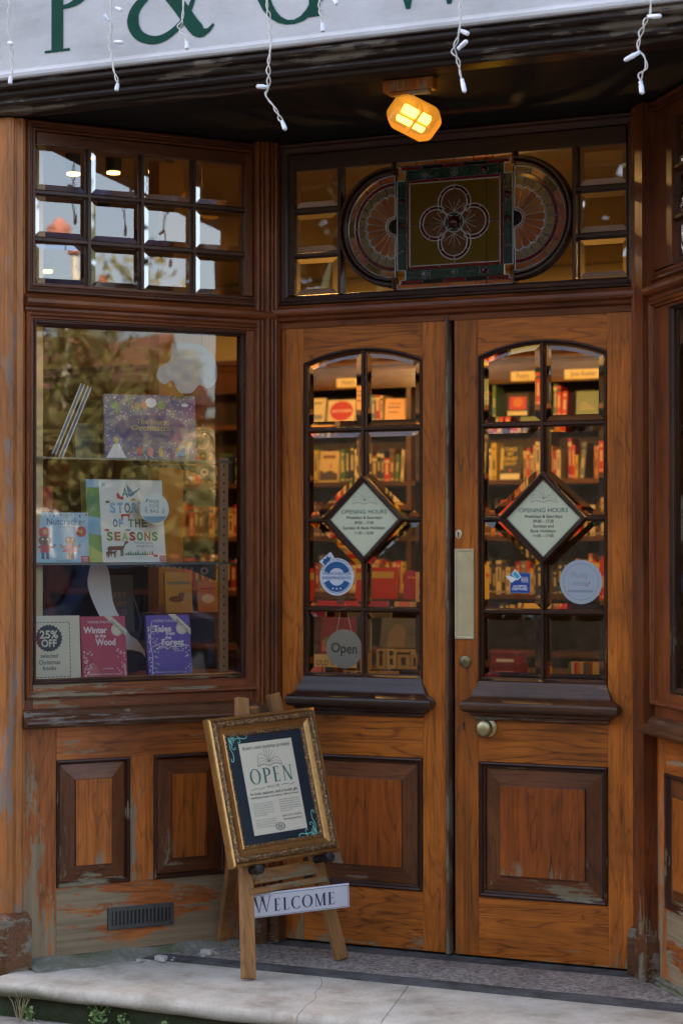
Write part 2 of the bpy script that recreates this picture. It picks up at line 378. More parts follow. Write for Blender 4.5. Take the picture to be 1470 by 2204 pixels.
GLASS = glass('window_glass', gain=1.75); GPANE = glass('leaded_pane_glass', gain=3.2, wav=.012); GBEV = bevel_glass('bevelled_glass_edge', 7.0)
GDOOR = glass('door_glass', gain=1.2, wav=.01); GDBEV = bevel_glass('door_bevelled_glass_edge', 1.5)
GSHELF = glass('glass_shelf_glass', (.80, .92, .88), 2.0, 0)
BRASS = plain('aged_brass', (.66, .60, .42), .40, 1.0, .25, 18)
BRASSD = plain('dark_brass', (.22, .19, .11), .45, 1.0, .3, 40)
IRON = plain('grey_iron', (.09, .088, .08), .55, .6, .3, 60)
BLACK = plain('black_plastic', (.012, .012, .014), .5)
STEEL = plain('grey_metal_sign', (.30, .335, .35), .5, .35, .1, 12)
LEAD = plain('lead_came', (.34, .36, .38), .4, .6, .2, 60)
INKDARK = plain('dark_ink', (.03, .035, .04), .6)
WHITEP = plain('white_print', (.78, .78, .76), .6)
CREAM = plain('cream_card', (.66, .60, .45), .7, 0, .06, 12)
PAGES = plain('book_pages', (.70, .62, .46), .8, 0, .1, 200)

def concrete():
    t = NT('doorstep_stone'); tc = t.n('TexCoord'); p = tc.outputs['Object']
    a = t.n('TexNoise', {'Vector': p, 'Scale': 5.0, 'Detail': 8, 'Roughness': .65}); b = t.n('TexNoise', {'Vector': p, 'Scale': 120.0, 'Detail': 6, 'Roughness': .75})
    g = t.n('TexNoise', {'Vector': p, 'Scale': 2.6, 'Detail': 6, 'Roughness': .7})
    c = t.ramp(a, [(.3, (.23, .205, .16)), (.48, (.42, .385, .32)), (.72, (.56, .53, .47))])
    c2 = t.mix(t.n('MapRange', {0: b, 1: .5, 2: .75, 4: .55}), c, (.17, .15, .12))
    sep = t.n('SeparateXYZ', {0: p})
    low = t.n('MapRange', {0: sep.outputs[2], 1: -.012, 2: -.045, 3: 0.0, 4: .35})
    lft = t.n('MapRange', {0: sep.outputs[0], 1: -.35, 2: -1.1, 3: -.12, 4: .12})
    bk = t.n('MapRange', {0: sep.outputs[1], 1: -.74, 2: -.46, 3: -.1, 4: .16})
    mm = t.math('ADD', t.math('ADD', g, low), t.math('ADD', lft, bk))
    c3 = t.mix(t.n('MapRange', {0: mm, 1: .60, 2: .86, 4: .8}), c2, (.085, .095, .035))
    st = t.n('TexNoise', {'Vector': p, 'Scale': 9.0, 'Detail': 5, 'Roughness': .6})
    c3 = t.mix(t.n('MapRange', {0: st, 1: .60, 2: .74, 4: .5}), c3, (.22, .17, .11))
    bp = t.n('Bump', {'Strength': .35, 'Distance': .006, 'Height': t.math('ADD', a, t.math('MULTIPLY', b, .4))})
    return t.finish(Base_Color=c3, Roughness=.85, Normal=bp)
STONE = concrete()
def mossy(name, base, moss, k=.5):
    t = NT(name); tc = t.n('TexCoord'); p = tc.outputs['Object']
    a = t.n('TexNoise', {'Vector': p, 'Scale': 7.0, 'Detail': 8, 'Roughness': .7}); b = t.n('TexNoise', {'Vector': p, 'Scale': 55.0, 'Detail': 5, 'Roughness': .7})
    c = t.mix(t.n('MapRange', {0: b, 1: .35, 2: .7}), tuple(q * .5 for q in base), base)
    m = t.mix(b, tuple(q * .4 for q in moss), moss)
    c = t.mix(t.n('MapRange', {0: t.math('ADD', a, t.math('MULTIPLY', b, .25)), 1: .62 - .25 * k, 2: .80 - .25 * k}), c, m)
    bp = t.n('Bump', {'Strength': .6, 'Distance': .01, 'Height': t.math('ADD', a, b)})
    return t.finish(Base_Color=c, Roughness=.95, Normal=bp)
RISER = mossy('mossy_riser', (.075, .068, .055), (.035, .05, .014), .62)
MORTAR = mossy('mossy_mortar', (.30, .285, .235), (.15, .165, .085), .30)
PAVE = mossy('pavement_concrete', (.34, .31, .28), (.10, .09, .06), -.1)
ROAD = mossy('road_asphalt', (.06, .06, .06), (.045, .045, .045), .1)
def terrazzo():
    t = NT('terrazzo_chips'); tc = t.n('TexCoord'); p = tc.outputs['Object']
    v = t.n('TexVoronoi', {'Vector': p, 'Scale': 95.0}); hs = t.n('SeparateColor', {0: v.outputs['Color']})
    c = t.ramp(hs.outputs[0], [(.0, (.09, .085, .08)), (.3, (.20, .175, .15)), (.55, (.29, .27, .25)), (.8, (.40, .37, .34)), (1, (.19, .13, .09))])
    n = t.n('TexNoise', {'Vector': p, 'Scale': 4.0, 'Detail': 6}); c2 = t.mix(t.n('MapRange', {0: n, 1: .5, 2: .75, 4: .7}), c, (.10, .085, .07))
    return t.finish(Base_Color=c2, Roughness=.6)
TERR = terrazzo()
BAND = mossy('dark_mosaic_band', (.13, .13, .135), (.05, .048, .045), .2)
def sign_white():
    t = NT('fascia_paint'); tc = t.n('TexCoord'); p = tc.outputs['Object']
    a = t.n('TexNoise', {'Vector': t.n('VectorMath', {0: p, 1: (2.2, 2.2, 6)}, operation='MULTIPLY'), 'Scale': 1.0, 'Detail': 8, 'Roughness': .7})
    b = t.n('TexNoise', {'Vector': p, 'Scale': 60.0, 'Detail': 4})
    c = t.ramp(a, [(.3, (.36, .355, .36)), (.52, (.50, .495, .505)), (.7, (.57, .565, .575))])
    c2 = t.mix(t.n('MapRange', {0: b, 1: .58, 2: .8, 4: .5}), c, (.42, .40, .38))
    return t.finish(Base_Color=c2, Roughness=.75)
FASC = sign_white()
GREEN = plain('sign_green', (.002, .055, .037), .6, 0, .3, 8, .15)
GILT = plain('worn_gilt', (.45, .25, .085), .36, .85, .35, 40)
def ornate():
    t = NT('ornate_gilt'); tc = t.n('TexCoord'); p = tc.outputs['Object']
    v = t.n('TexVoronoi', {'Vector': p, 'Scale': 120.0}); n = t.n('TexNoise', {'Vector': p, 'Scale': 160.0, 'Detail': 3})
    h = t.math('ADD', v.outputs[0], n); c = t.ramp(h, [(.4, (.58, .37, .15)), (.85, (.36, .21, .09)), (1.3, (.16, .09, .045))])
    bp = t.n('Bump', {'Strength': .7, 'Distance': .003, 'Height': h}); bp.invert = True
    return t.finish(Base_Color=c, Roughness=.45, Metallic=.6, Normal=bp)
ORN = ornate()
NAVY = plain('navy_mount', (.006, .016, .026), .45, 0, .3, 6)
MINT = plain('mint_scroll_paint', (.25, .62, .50), .6)
NAVYINK = plain('navy_lettering', (.02, .02, .085), .5, 0, .3, 40)
TEALINK = plain('green_grey_ink', (.055, .15, .12), .6)
GREYINK = plain('grey_ink', (.20, .21, .21), .6)

# ================================================================== the shop front
shop = thing('bookshop_front', 'old brown varnished bookshop front with splayed entrance, double doors and white fascia', 'shopfront')

def place_splay(o, side):
    o.location = (PW.x * side, 0, 0) if side > 0 else (-PW.x, 0, 0)
    o.rotation_euler = (0, 0, SP * side)

def bevel_panes(polys, y, g0, g1, wid, flip=1, parent=None, name='glass', depth=.0045):
    mb = MB(flip)
    for p in polys: mb.rings(p, [(0, y), (wid, y - depth)], 1, 1, 0)
    return mb.build(name, [g0, g1], parent, recalc=False)

def display_window(side):
    mb = MB(side)
    u0, u1 = -.905, (-.045 if side > 0 else -.126)
    ug = -.116 if side > 0 else -.270                      # the right window keeps a broad stile beside the door post
    mb.box(u0, -.878, -.010, .04, .812, 2.11, 0); mb.box(ug, u1, -.010, .04, .812, 2.11, 0)
    mb.box(-.878, ug, -.010, .04, .826, .905, 1); mb.box(-.878, ug, -.010, .04, 2.086, 2.11, 1)
    mb.rings(rect(u0, u1, .86, 2.112), [(0, .0), (0, -.022), (.005, -.028), (.011, -.026), (.014, -.018), (.020, -.020), (.022, -.010)], 0, 1)
    w = mb.build('display_window', [WVP, WHP], shop, bevel=.0015); place_splay(w, side)
    mb = MB(side); mb.rings(rect(-.878, ug, .905, 2.086), [(0, -.010), (.002, -.016), (.006, -.017), (.009, -.008), (.013, -.004), (.0155, .012), (.0155, .03)], 0, 1)
    mb.build('glazing_moulding', [WVK, WHK], w)
    mb = MB(side); mb.add([(-.864, .036, .919), (ug - .014, .0025, .919), (ug - .014, .0025, 2.072), (-.864, .036, 2.072)], [(0, 1, 2, 3)]); mb.build('window_glass', GLASS, w, recalc=False)
    # transom rail between the window and the small panes above
    mb = MB(side); mb.prismx([(.04, 2.112), (-.020, 2.112), (-.024, 2.118), (-.024, 2.126), (-.040, 2.132), (-.046, 2.140), (-.046, 2.152), (-.038, 2.158), (-.020, 2.162), (-.012, 2.172), (.04, 2.172)], -.91, -.012 if side > 0 else -.126)
    mb.build('transom_rail', WHP, w, bevel=.001)
    # weathered sill under the window
    mb = MB(side); mb.prismx([(.04, .764), (-.026, .764), (-.030, .770), (-.060, .774), (-.066, .782), (-.064, .790), (-.046, .798), (-.034, .806), (-.026, .818), (-.013, .826), (.04, .826)], -.915, -.012 if side > 0 else -.126)
    mb.build('window_sill', WSILL, w, bevel=.001)
    mb = MB(side); mb.prismx([(.016, .9052), (-.012, .9052), (-.013, .910), (.004, .922), (.016, .922)], -.8635, ug - .0145)
    mb.build('putty_bead', WSILL, w)
    return w

def leaded_window(side):
    mb = MB(side)
    mb.rings(rect(-.905, -.050, 2.172, 2.738), [(0, .02), (0, -.012), (.006, -.020), (.012, -.020), (.016, -.010), (.022, -.012), (.0255, -.004)], 0, 1)
    mb.rings(rect(-.8795, -.0755, 2.1975, 2.7125), [(0, -.004), (.001, -.006), (.008, -.006)], 0, 1)
    mb.rings(rect(-.8715, -.0835, 2.2055, 2.7045), [(0, -.006), (.002, -.004), (.005, .012), (.005, .03)], 0, 1)
    ug = -.1165 if side > 0 else -.280
    mb.box(ug, -.0885, -.007, .03, 2.2105, 2.6995, 0); mb.box(-.8665, ug, -.007, .03, 2.6605, 2.6995, 1)
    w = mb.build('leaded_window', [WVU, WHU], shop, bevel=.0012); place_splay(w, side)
    xs = [-.868, -.682, -.493, -.304, ug] if side > 0 else [-.868, -.672, -.476, ug]; zs = [2.2095, 2.352, 2.506, 2.662]
    mb = MB(side)
    for x in xs[1:-1]: mb.bar((x, zs[0] - .004), (x, zs[-1] + .004), .024, -.003, .020)
    for z in zs[1:-1]: mb.bar((xs[0] - .004, z), (xs[-1] + .004, z), .022, -.001, .020)
    mb.build('glazing_bar', [WVK], w)
    P = []
    nc = len(xs) - 1
    for i in range(nc):
        for j in range(3):
            a = .010
            P.append(rect(xs[i] + (a if i else .0), xs[i + 1] - (a if i < nc - 1 else 0), zs[j] + (a if j else 0), zs[j + 1] - (a if j < 2 else 0)))
    mb = MB(side)
    for p in P:
        # hand-set panes: every pane sits at a slightly different angle
        k = len(mb.v); mb.rings(p, [(0, .0155), (.018, .0125)], 1, 1, 0)
        ax, az = -.048 + random.uniform(-.006, .006), random.uniform(-.008, .008); cx = (p[0][0] + p[1][0]) / 2; cz = (p[0][1] + p[2][1]) / 2
        for v in mb.v[k:]: v.y += ax * (v.x - cx) + az * (v.z - cz)
    mb.build('bevelled_glass', [GPANE, GBEV], w, recalc=False)
    return w

def raised_panel(mb, x0, x1, z0, z1, wb, mats=(0, 1, 2)):
    mb.rings(rect(x0, x1, z0, z1), [(0, .012), (wb - .001, .0035), (wb, -.004), (wb + .001, -.0045)], mats[1], mats[2], mats[0])

def stall_riser(side):
    mb = MB(side)
    mb.box(-.905, -.794, 0, .04, .02, .764, 0); mb.box(-.536, -.451, 0, .04, .242, .655, 0); mb.box(-.193, -.015, 0, .04, .02, .764, 0)
    mb.box(-.794, -.193, .0008, .04, .655, .764, 1); mb.box(-.794, -.193, .0008, .04, .02, .242, 1)
    w = mb.build('stall_riser', [WVW, WHW], shop, bevel=.0018); place_splay(w, side)
    for a, b in ((-.794, -.536), (-.451, -.193)):
        mb = MB(side); mb.rings(rect(a, b, .242, .655), [(0, .0), (.001, -.005), (.006, -.007), (.010, -.003), (.013, .006), (.016, .012)], 0, 1)
        mb.build('panel_moulding', [WVK, WHK], w)
        mb = MB(side); raised_panel(mb, a + .016, b - .016, .258, .639, .05)
        mb.build('raised_panel', [WVD3, WVB, WHB], w)
    mb = MB(side); x0, x1, z0, z1 = -.616, -.381, .088, .162
    mb.rings(rect(x0, x1, z0, z1), [(0, .001), (0, -.005), (.002, -.006), (.014, -.006), (.0145, -.003)], 0, 0)
    for i in range(15): u = x0 + .0145 + (x1 - x0 - .029) * (i + .5) / 15; mb.box(u - .0035, u + .0035, -.0055, .0, z0 + .0145, z1 - .0145)
    for i, j in ((0, 0), (1, 0), (0, 1), (1, 1)): mb.lathe_y((x0 + .007, x1 - .007)[i], (z0 + .007, z1 - .007)[j], [(.0035, -.006), (.003, -.0078), (.0005, -.008)], 8)
    v = mb.build('vent_grille', IRON, w)
    mb = MB(side); mb.flat(rect(x0 + .012, x1 - .012, z0 + .012, z1 - .012), -.0012); mb.build('vent_opening', BLACK, v)
    return w

def corner_post(side):
    pts = []
    def reed(a, b, n=7, h=.5):
        a, b = Vector(a), Vector(b); d = b - a; l = d.length; nn = Vector((d.y, -d.x)).normalized()
        for i in range(n): t = pi * i / (n - 1); pts.append(tuple(a + d * (.5 - .5 * cos(t)) + nn * (l * h * sin(t))))
    def sp2(u, y): p = splay(u, y); return (p.x, p.y)
    pts.append(sp2(-.085, .05)); pts.append(sp2(-.085, -.018))
    c = -.083
    for w, g in ((.016, -.020), (.010, -.026), (.020, -.030), (.010, -.034), (.018, -.030)):
        reed(sp2(c, g), sp2(c + w, g)); c += w + .0015
    pts.append((-.660, -.030))
    reed((-.658, -.030), (-.644, -.028)); reed((-.643, -.022), (-.632, -.022)); pts.append((-.6265, -.012)); pts.append((-.6265, .05)); pts.append((-.66, .09))
    mb = MB(side); mb.prismz(pts, .10, 2.74)
    if side < 0:                                           # the right post has a board standing proud beside the bay
        mb.prismz([sp2(-.125, -.045), sp2(-.062, -.045), sp2(-.062, .0), sp2(-.125, .0)], .10, 2.737)
    p = mb.build('corner_post', [WVP], shop, bevel=0)
    mb = MB(side); q = [sp2(-.14, .0), sp2(-.14, -.045), sp2(-.055, -.052), (-.668, -.060), (-.612, -.052), (-.612, .02), (-.66, .03)]
    mb.prismz(q, .0, .125)
    n = len(q); k = len(mb.v); cx = sum(a[0] for a in q) / n; cy = sum(a[1] for a in q) / n
    q2 = [(a[0] + (cx - a[0]) * .18, a[1] + (cy - a[1]) * .18) for a in q]
    mb.add([(*a, .125) for a in q] + [(*a, .150) for a in q2], [(i, (i + 1) % n, n + (i + 1) % n, n + i) for i in range(n)] + [list(range(n, 2 * n))])
    mb.build('plinth_block', [WBLOCK], p, bevel=.003)
    return p

def pilaster(side):
    def sp2(u, y): p = splay(u, y); return (p.x, p.y)
    mb = MB(side)
    a = [(-2.4, -.789), (-1.262, -.789), (-1.259, -.7805), (-1.252, -.7805), (-1.249, -.789), (-1.2155, -.789), sp2(-.962, -.021), sp2(-.948, -.0215), sp2(-.945, -.016), sp2(-.941, -.016), sp2(-.938, -.0215), sp2(-.917, -.0215), sp2(-.912, -.012), sp2(-.9055, -.010), sp2(-.9055, .06), (-2.4, -.60)]
    mb.prismz(a, 0.0, 2.735); p = mb.build('pilaster', [WPIL], shop, bevel=.002)
    mb = MB(side)
    b = [(-2.4, -.83), (-1.245, -.83), sp2(-.984, -.052), sp2(-.894, -.052), sp2(-.894, .0), (-2.4, -.70)]
    mb.prismz(b, -.02, .158); n = len(b); c = [(x, y + .012) for x, y in b]
    mb.add([(*q, .158) for q in b] + [(-2.4, -.80, .178), (-1.24, -.80, .178), (*sp2(-.972, -.028), .178), (*sp2(-.90, -.026), .178), (*sp2(-.90, 0), .178), (-2.4, -.70, .178)], [(i, (i + 1) % n, n + (i + 1) % n, n + i) for i in range(n)] + [list(range(n, 2 * n))])
    mb.build('plinth_block', [WBLOCK], p, bevel=.004)
    return p

for side in (1, -1):
    display_window(side); leaded_window(side); stall_riser(side); corner_post(side); pilaster(side)

# ------------------------------------------------------------------ the two door leaves
ZB, ZS, ZC = .907, 1.979, 2.024
def door_leaf(cx, x0, x1, label, right):
    hw = .2205; xl, xr = cx - hw, cx + hw
    mb = MB(); yb = .045; bt = .008
    mb.box(x0, xl, 0, yb, bt, 2.13, 0); mb.box(xr, x1, 0, yb, bt, 2.13, 0)
    mb.box(xl, xr, .0008, yb, bt, .203, 1); mb.box(xl, xr, .0008, yb, .645, ZB, 1)
    na = 20
    def arch(x): t = (x - cx) / hw; return ZS + (ZC - ZS) * (1 - t * t)
    arc = [(xl + (xr - xl) * i / na, arch(xl + (xr - xl) * i / na)) for i in range(na + 1)]
    mb.prism(arc + [(xr, 2.13), (xl, 2.13)], .0008, yb, 1)
    d = mb.build('door', [WVD, WHD], shop, bevel=.0016); d['label'] = label
    # moulding round the arched opening
    op = [(xl, ZB), (xr, ZB)] + arc[::-1]
    op = [op[0], op[1]] + op[2:]
    mb = MB(); mb.rings(op, [(0, .002), (.0015, -.003), (.005, -.004), (.008, .001), (.011, .006), (.014, .008), (.0145, .024)], 0, 1)
    mb.build('glazing_moulding', [WVK, WHK], d)
    # glazing bars and the diamond
    dc = 1.4425; hd = .148
    mb = MB(); yf, y2 = .003, .024
    mb.bar((cx, ZB + .004), (cx, dc - hd), .021, yf, y2, 0); mb.bar((cx, dc + hd), (cx, ZC - .004), .021, yf, y2, 0)
    for z in (1.138, 1.750): mb.bar((xl + .006, z), (xr - .006, z), .021, yf + .001, y2, 1)
    mb.bar((xl + .006, dc), (cx - hd, dc), .021, yf + .001, y2, 1); mb.bar((cx + hd, dc), (xr - .006, dc), .021, yf + .001, y2, 1)
    mb.build('glazing_bar', [WVK, WHK], d)
    dia = [(cx - hd - .006, dc), (cx, dc - hd - .006), (cx + hd + .006, dc), (cx, dc + hd + .006)]
    mb = MB(); mb.rings(dia, [(0, .024), (0, .006), (.003, -.002), (.007, -.003), (.010, .003), (.013, .006), (.019, .012), (.020, .022)], 0, 0); mb.build('diamond_frame', [WVK], d)
    # bevelled panes
    g = .0135; b = .009; L_, R_ = xl + g, xr - g
    panes = []
    for s_ in (-1, 1):
        X0, X1 = (L_, cx - b) if s_ < 0 else (cx + b, R_)
        panes.append(rect(X0, X1, ZB + g, 1.138 - b))
        def half(z0, z1, low):                            # panes cut by the diamond
            h = hd + .006
            if s_ < 0:
                p = [(X0, z0), (X1, z0), (X1, dc - h - (X1 - cx)), (cx - h - b, dc - b), (X0, dc - b)] if low else [(X0, dc + b), (cx - h - b, dc + b), (X1, dc + h + (X1 - cx)), (X1, z1), (X0, z1)]
            else:
                p = [(X0, z0), (X1, z0), (X1, dc - b), (cx + h + b, dc - b), (X0, dc - h + (X0 - cx))] if low else [(X0, dc + h - (X0 - cx)), (cx + h + b, dc + b), (X1, dc + b), (X1, z1), (X0, z1)]
            return p
        panes.append(half(1.138 + b, dc, True)); panes.append(half(dc, 1.750 - b, False))
        ar = [(X0 + (X1 - X0) * i / 9, arch(X0 + (X1 - X0) * i / 9) - g) for i in range(10)]
        panes.append([(X0, 1.750 + b), (X1, 1.750 + b)] + ar[::-1])
    bevel_panes(panes, .021, GDOOR, GDBEV, .019, 1, d, 'bevelled_glass', .004)
    # weather ledge
    mb = MB(); hw2 = .213
    mb.loft(cx, hw2, [(.002, .910), (.006, .904), (.008, .892), (.016, .884), (.020, .874), (.024, .862), (.034, .852), (.046, .846), (.053, .838), (.055, .828), (.052, .818), (.044, .810), (.030, .806), (.026, .798), (.016, .794), (.012, .784), (.004, .780)])
    mb.build('weather_ledge', WSILL if right else wood('dark_ledge_wood', (.045, .019, .011), (.016, .009, .007), 'X', .25, (.5, 1.6), rough=.3, coat=.25, pale=(.16, .15, .15)), d, smooth=True)
    mb = MB(); mb.rings(rect(xl + .002, xr - .002, .203, .645), [(0, .002), (.0015, -.004), (.006, -.006), (.011, -.002), (.014, .004), (.020, .006), (.022, .014)], 0, 1); mb.build('panel_moulding', [WVK, WHK], d)
    mb = MB(); raised_panel(mb, xl + .024, xr - .024, .225, .623, .052); mb.build('raised_panel', [WVD2, WVB, WHB], d)
    return d
WVD2 = wood('panel_wood_upright', (.36, .085, .010), AMBD, 'Z', .62, (.24, .33))
doorL = door_leaf(-.3225, -.6245, -.013, 'fixed left door leaf with the round blue and white sticker on its glass', False)
doorR = door_leaf(.3155, .0125, .6265, 'right door leaf with brass push plate and round knob', True)
mb = MB(); mb.prismz([(-.0175, .0)] + [(-.011 + .0065 * cos(t), -.004 - .0095 * sin(t)) for t in [pi - pi * i / 8 for i in range(9)]] + [(-.0045, .03), (-.0175, .03)], .006, 2.12)
mb.build('meeting_bead', [wood('bleached_bead_wood', (.15, .075, .04), (.04, .02, .012), 'Z', .75, (-.2, 3.0))], doorL)
mb = MB(); mb.box(-.03, .03, .0455, .062, .006, 2.13); mb.build('gap_light_stop', WBLK, doorL)  # strip added behind the gap so room light does not show through
# hardware on the right leaf
mb = MB(); x0, x1, z0, z1 = .0135, .0815, 1.045, 1.343
mb.rings(rect(x0, x1, z0, z1), [(0, .0), (0, -.003), (.001, -.0038), (.0075, -.0038), (.0085, -.0022), (.010, -.0022)], 0, 0, 0)
for i in range(50):
    z = z0 + .004 + (z1 - z0 - .008) * i / 49
    for x in (x0 + .004, x1 - .004): mb.box(x - .003, x + .003, -.0058, -.0036, z - .0019, z + .0019)
for i in range(11):
    x = x0 + .010 + (x1 - x0 - .020) * i / 10
    for z in (z0 + .004, z1 - .004): mb.box(x - .0021, x + .0021, -.0058, -.0036, z - .003, z + .003)
for x in (x0 + .015, x1 - .015):
    for z in (z0 + .016, z1 - .016): mb.lathe_y(x, z, [(.0035, -.002), (.003, -.0036), (.001, -.004)], 8)
mb.build('push_plate', BRASS, doorR, bevel=.0004)
mb = MB(); mb.rings(ellipse(.027, 1.391, .0125, .0165, 20), [(0, 0), (.001, -.003), (.003, -.0042), (.006, -.0044)], 0, 0, 0); ks = mb.build('keyhole_plate', BRASS, doorR)
mb = MB(); mb.prism(ellipse(.027, 1.395, .003, .003, 10), -.0056, -.0046); mb.box(.0255, .0285, -.0054, -.0045, 1.381, 1.394); mb.build('keyhole', BLACK, ks)
mb = MB(); mb.lathe_y(.050, .971, [(.020, 0), (.0195, -.005), (.017, -.007), (.0005, -.008)], 20); lk = mb.build('lock_cylinder', BRASSD, doorR, smooth=True)
mb = MB(); mb.box(.049, .051, -.0092, -.0078, .964, .978); mb.build('key_slot', BLACK, lk)
mb = MB(); mb.lathe_y(.130, .757, [(.031, 0), (.0305, -.004), (.016, -.007), (.012, -.012), (.0115, -.020), (.019, -.025), (.028, -.033), (.0305, -.043), (.027, -.053), (.016, -.060), (.0006, -.062)], 26); mb.build('door_knob', plain('knob_brass', (.48, .41, .22), .40, 1.0, .25, 30), doorR, smooth=True)
mb = MB(); mb.prism(ellipse(.045, .766, .0042, .0045, 10), -.0008, .002); mb.box(.043, .047, -.0008, .002, .748, .765); mb.build('mortice_keyhole', BLACK, doorR)

# ------------------------------------------------------------------ transom window above the doors
mb = MB()
mb.prismx([(.05, 2.100), (-.004, 2.100), (-.006, 2.120), (-.022, 2.126), (-.026, 2.136), (-.044, 2.142), (-.048, 2.150), (-.046, 2.162), (-.030, 2.168), (-.024, 2.176), (.05, 2.176)], -.6585, .6585, 2)
mb.rings(rect(-.640, .640, 2.176, 2.738), [(0, .03), (0, -.012), (.006, -.018), (.012, -.016), (.018, -.004), (.030, .0), (.036, .006), (.040, .022)], 0, 1)
mb.box(-.600, -.5785, .003, .03, 2.216, 2.698, 0); mb.box(.605, .600, .003, .03, 2.216, 2.698, 0)
mb.box(-.5785, .605, .003, .03, 2.642, 2.698, 1)
trans = mb.build('transom_window', [WVK, WHK, WHP], shop, bevel=.001)
LC, RC, CZ = (-.205, 2.428), (.222, 2.428), 2.428
mb = MB()
for x in (-.4065, .4295): mb.bar((x, 2.214), (x, 2.645), .026, -.002, .024, 0)
for z in (2.3525, 2.5045):
    for a, b in ((-.580, -.4065), (.4295, .606)): mb.bar((a, z), (b, z), .024, -.001, .024, 0)
# round moulding of the two lobes with a square step at their feet
for (cx, cz), a0, a1 in ((LC, 90, 270), (RC, -90, 90)):
    for rr, w, yf in ((.196, .020, -.012), (.180, .016, -.004)):
        q = arc_pts(cx, cz, rr, rr, a0, a1, 30)
        for i in range(len(q) - 1): mb.bar(q[i], q[i + 1], w, yf, .024, 0)
for x in (-.2055, .2225):
    for z0, z1 in ((2.214, 2.255), (2.601, 2.645)): mb.bar((x, z0), (x, z1), .016, -.009, .024, 0)
mb.build('glazing_bar', [WVK], trans)
P = []
for a, b in ((-.578, -.4195), (.4425, .604)):
    for z0, z1 in ((2.217, 2.3405), (2.3645, 2.4925), (2.5165, 2.641)): P.append(rect(a, b, z0, z1))
bevel_panes(P, .018, GPANE, GBEV, .018, 1, trans, 'bevelled_glass')
for sx, (cx, cz), xe in ((-1, LC, -.3935), (1, RC, .4165)):
    for sz in (-1, 1):
        mb = MB()                                          # corner light outside the lobe
        arc = [(cx + sx * .200 * sin(R(t)), cz + sz * .200 * cos(R(t))) for t in range(8, 76, 6)]
        zz = 2.2145 if sz < 0 else 2.643
        pl = [(cx + sx * .012, zz)] + arc + [(xe, arc[-1][1]), (xe, zz)]
        mb.flat(pl if sx * sz < 0 else pl[::-1], .017)
        mb.build('corner_glass', GPANE, trans, recalc=False)
SG = {'amber': stained('stained_amber', (.70, .30, .07), .18, .35), 'pale': stained('stained_pale_amber', (.78, .50, .24), .18, .35), 'red': stained('stained_ruby', (.30, .012, .02), .4),
      'teal': stained('stained_teal', (.02, .10, .10), .35, .5, .08), 'olive': stained('stained_olive', (.30, .25, .03), .35), 'tex': stained('stained_textured', (.36, .32, .12), .35, .8, .1),
      'rose': stained('stained_rose', (.66, .36, .20), .22), 'black': stained('stained_dark', (.015, .012, .02), .5), 'jewel': stained('stained_jewel', (.35, .02, .03), .3, 0, .05), 'clear': stained('stained_clear_jewel', (.5, .5, .52), .3, 0, .05)}
SGN = list(SG); SGM = [SG[k] for k in SGN]
gl = MB(); ld = MB(); YG = .012
def pane(p, kind, y=YG, lead=True):
    gl.flat(p, y, SGN.index(kind))
    if lead:
        for i in range(len(p)):
            a, b = p[i], p[(i + 1) % len(p)]
            if math.hypot(a[0] - b[0], a[1] - b[1]) > .002: ld.bar(a, b, .0034, y - .0022, y + .001)
def ringpane(cx, cz, r0, r1, a0, a1, kind, n=6, lead=True):
    ai = arc_pts(cx, cz, r0, r0, a0, a1, n); ao = arc_pts(cx, cz, r1, r1, a0, a1, n)
    pane(ai + ao[::-1], kind, lead=lead)
for (cx, cz), base, flipd in ((LC, 90, 1), (RC, -90, 1)):
    for i in range(9): ringpane(cx, cz, .150, .172, base + i * 20, base + i * 20 + 20, random.choice(['pale', 'tex', 'amber', 'olive']), 5)
    for i in range(4): ringpane(cx, cz, .136, .150, base + i * 45, base + i * 45 + 45, 'red', 8)
    n = 12
    for i in range(n): ringpane(cx, cz, .104, .136, base + i * 180 / n, base + (i + 1) * 180 / n, 'tex', 4)
    for i in range(11):
        a = R(base + (i + .5) * 180 / 11); dx, dz = cos(a), sin(a); nx, nz = -dz, dx
        pet = [(.034, -.005), (.095, -.0135), (.106, -.010), (.111, 0), (.106, .010), (.095, .0135), (.034, .005)]
        gl.flat([(cx + dx * q + nx * w, cz + dz * q + nz * w) for q, w in pet], YG - .0012, SGN.index(random.choice(['amber', 'pale', 'pale', 'rose'])))
        pp = [(cx + dx * q + nx * w, cz + dz * q + nz * w) for q, w in pet]
        for j in range(len(pp)): ld.bar(pp[j], pp[(j + 1) % len(pp)], .003, YG - .0035, YG)
    for i in range(12):
        a = R(base + i * 180 / 11); ld.bar((cx + cos(a) * .033, cz + sin(a) * .033), (cx + cos(a) * .102, cz + sin(a) * .102), .0062, YG - .0015, YG + .001)
    pane([(cx, cz)] + arc_pts(cx, cz, .026, .026, base, base + 180, 12), 'black', lead=False)
    ringpane(cx, cz, .026, .034, base, base + 180, 'rose', 10)
X0, X1 = -.1975, .2145
for z0, z1 in ((2.216, 2.231), (2.627, 2.642)):
    for i in range(6): pane(rect(X0 + (X1 - X0) * i / 6, X0 + (X1 - X0) * (i + 1) / 6, z0, z1), random.choice(['pale', 'amber', 'rose']))
for z0, z1 in ((2.231, 2.244), (2.614, 2.627)):
    for i in range(5): pane(rect(X0 + .012 + (X1 - X0 - .024) * i / 5, X0 + .012 + (X1 - X0 - .024) * (i + 1) / 5, z0, z1), 'black' if i % 2 else 'red')
for z0, z1 in ((2.244, 2.278), (2.580, 2.614)):
    for i in range(4): pane(rect(X0 + .03 + (X1 - X0 - .06) * i / 4, X0 + .03 + (X1 - X0 - .06) * (i + 1) / 4, z0, z1), 'teal')
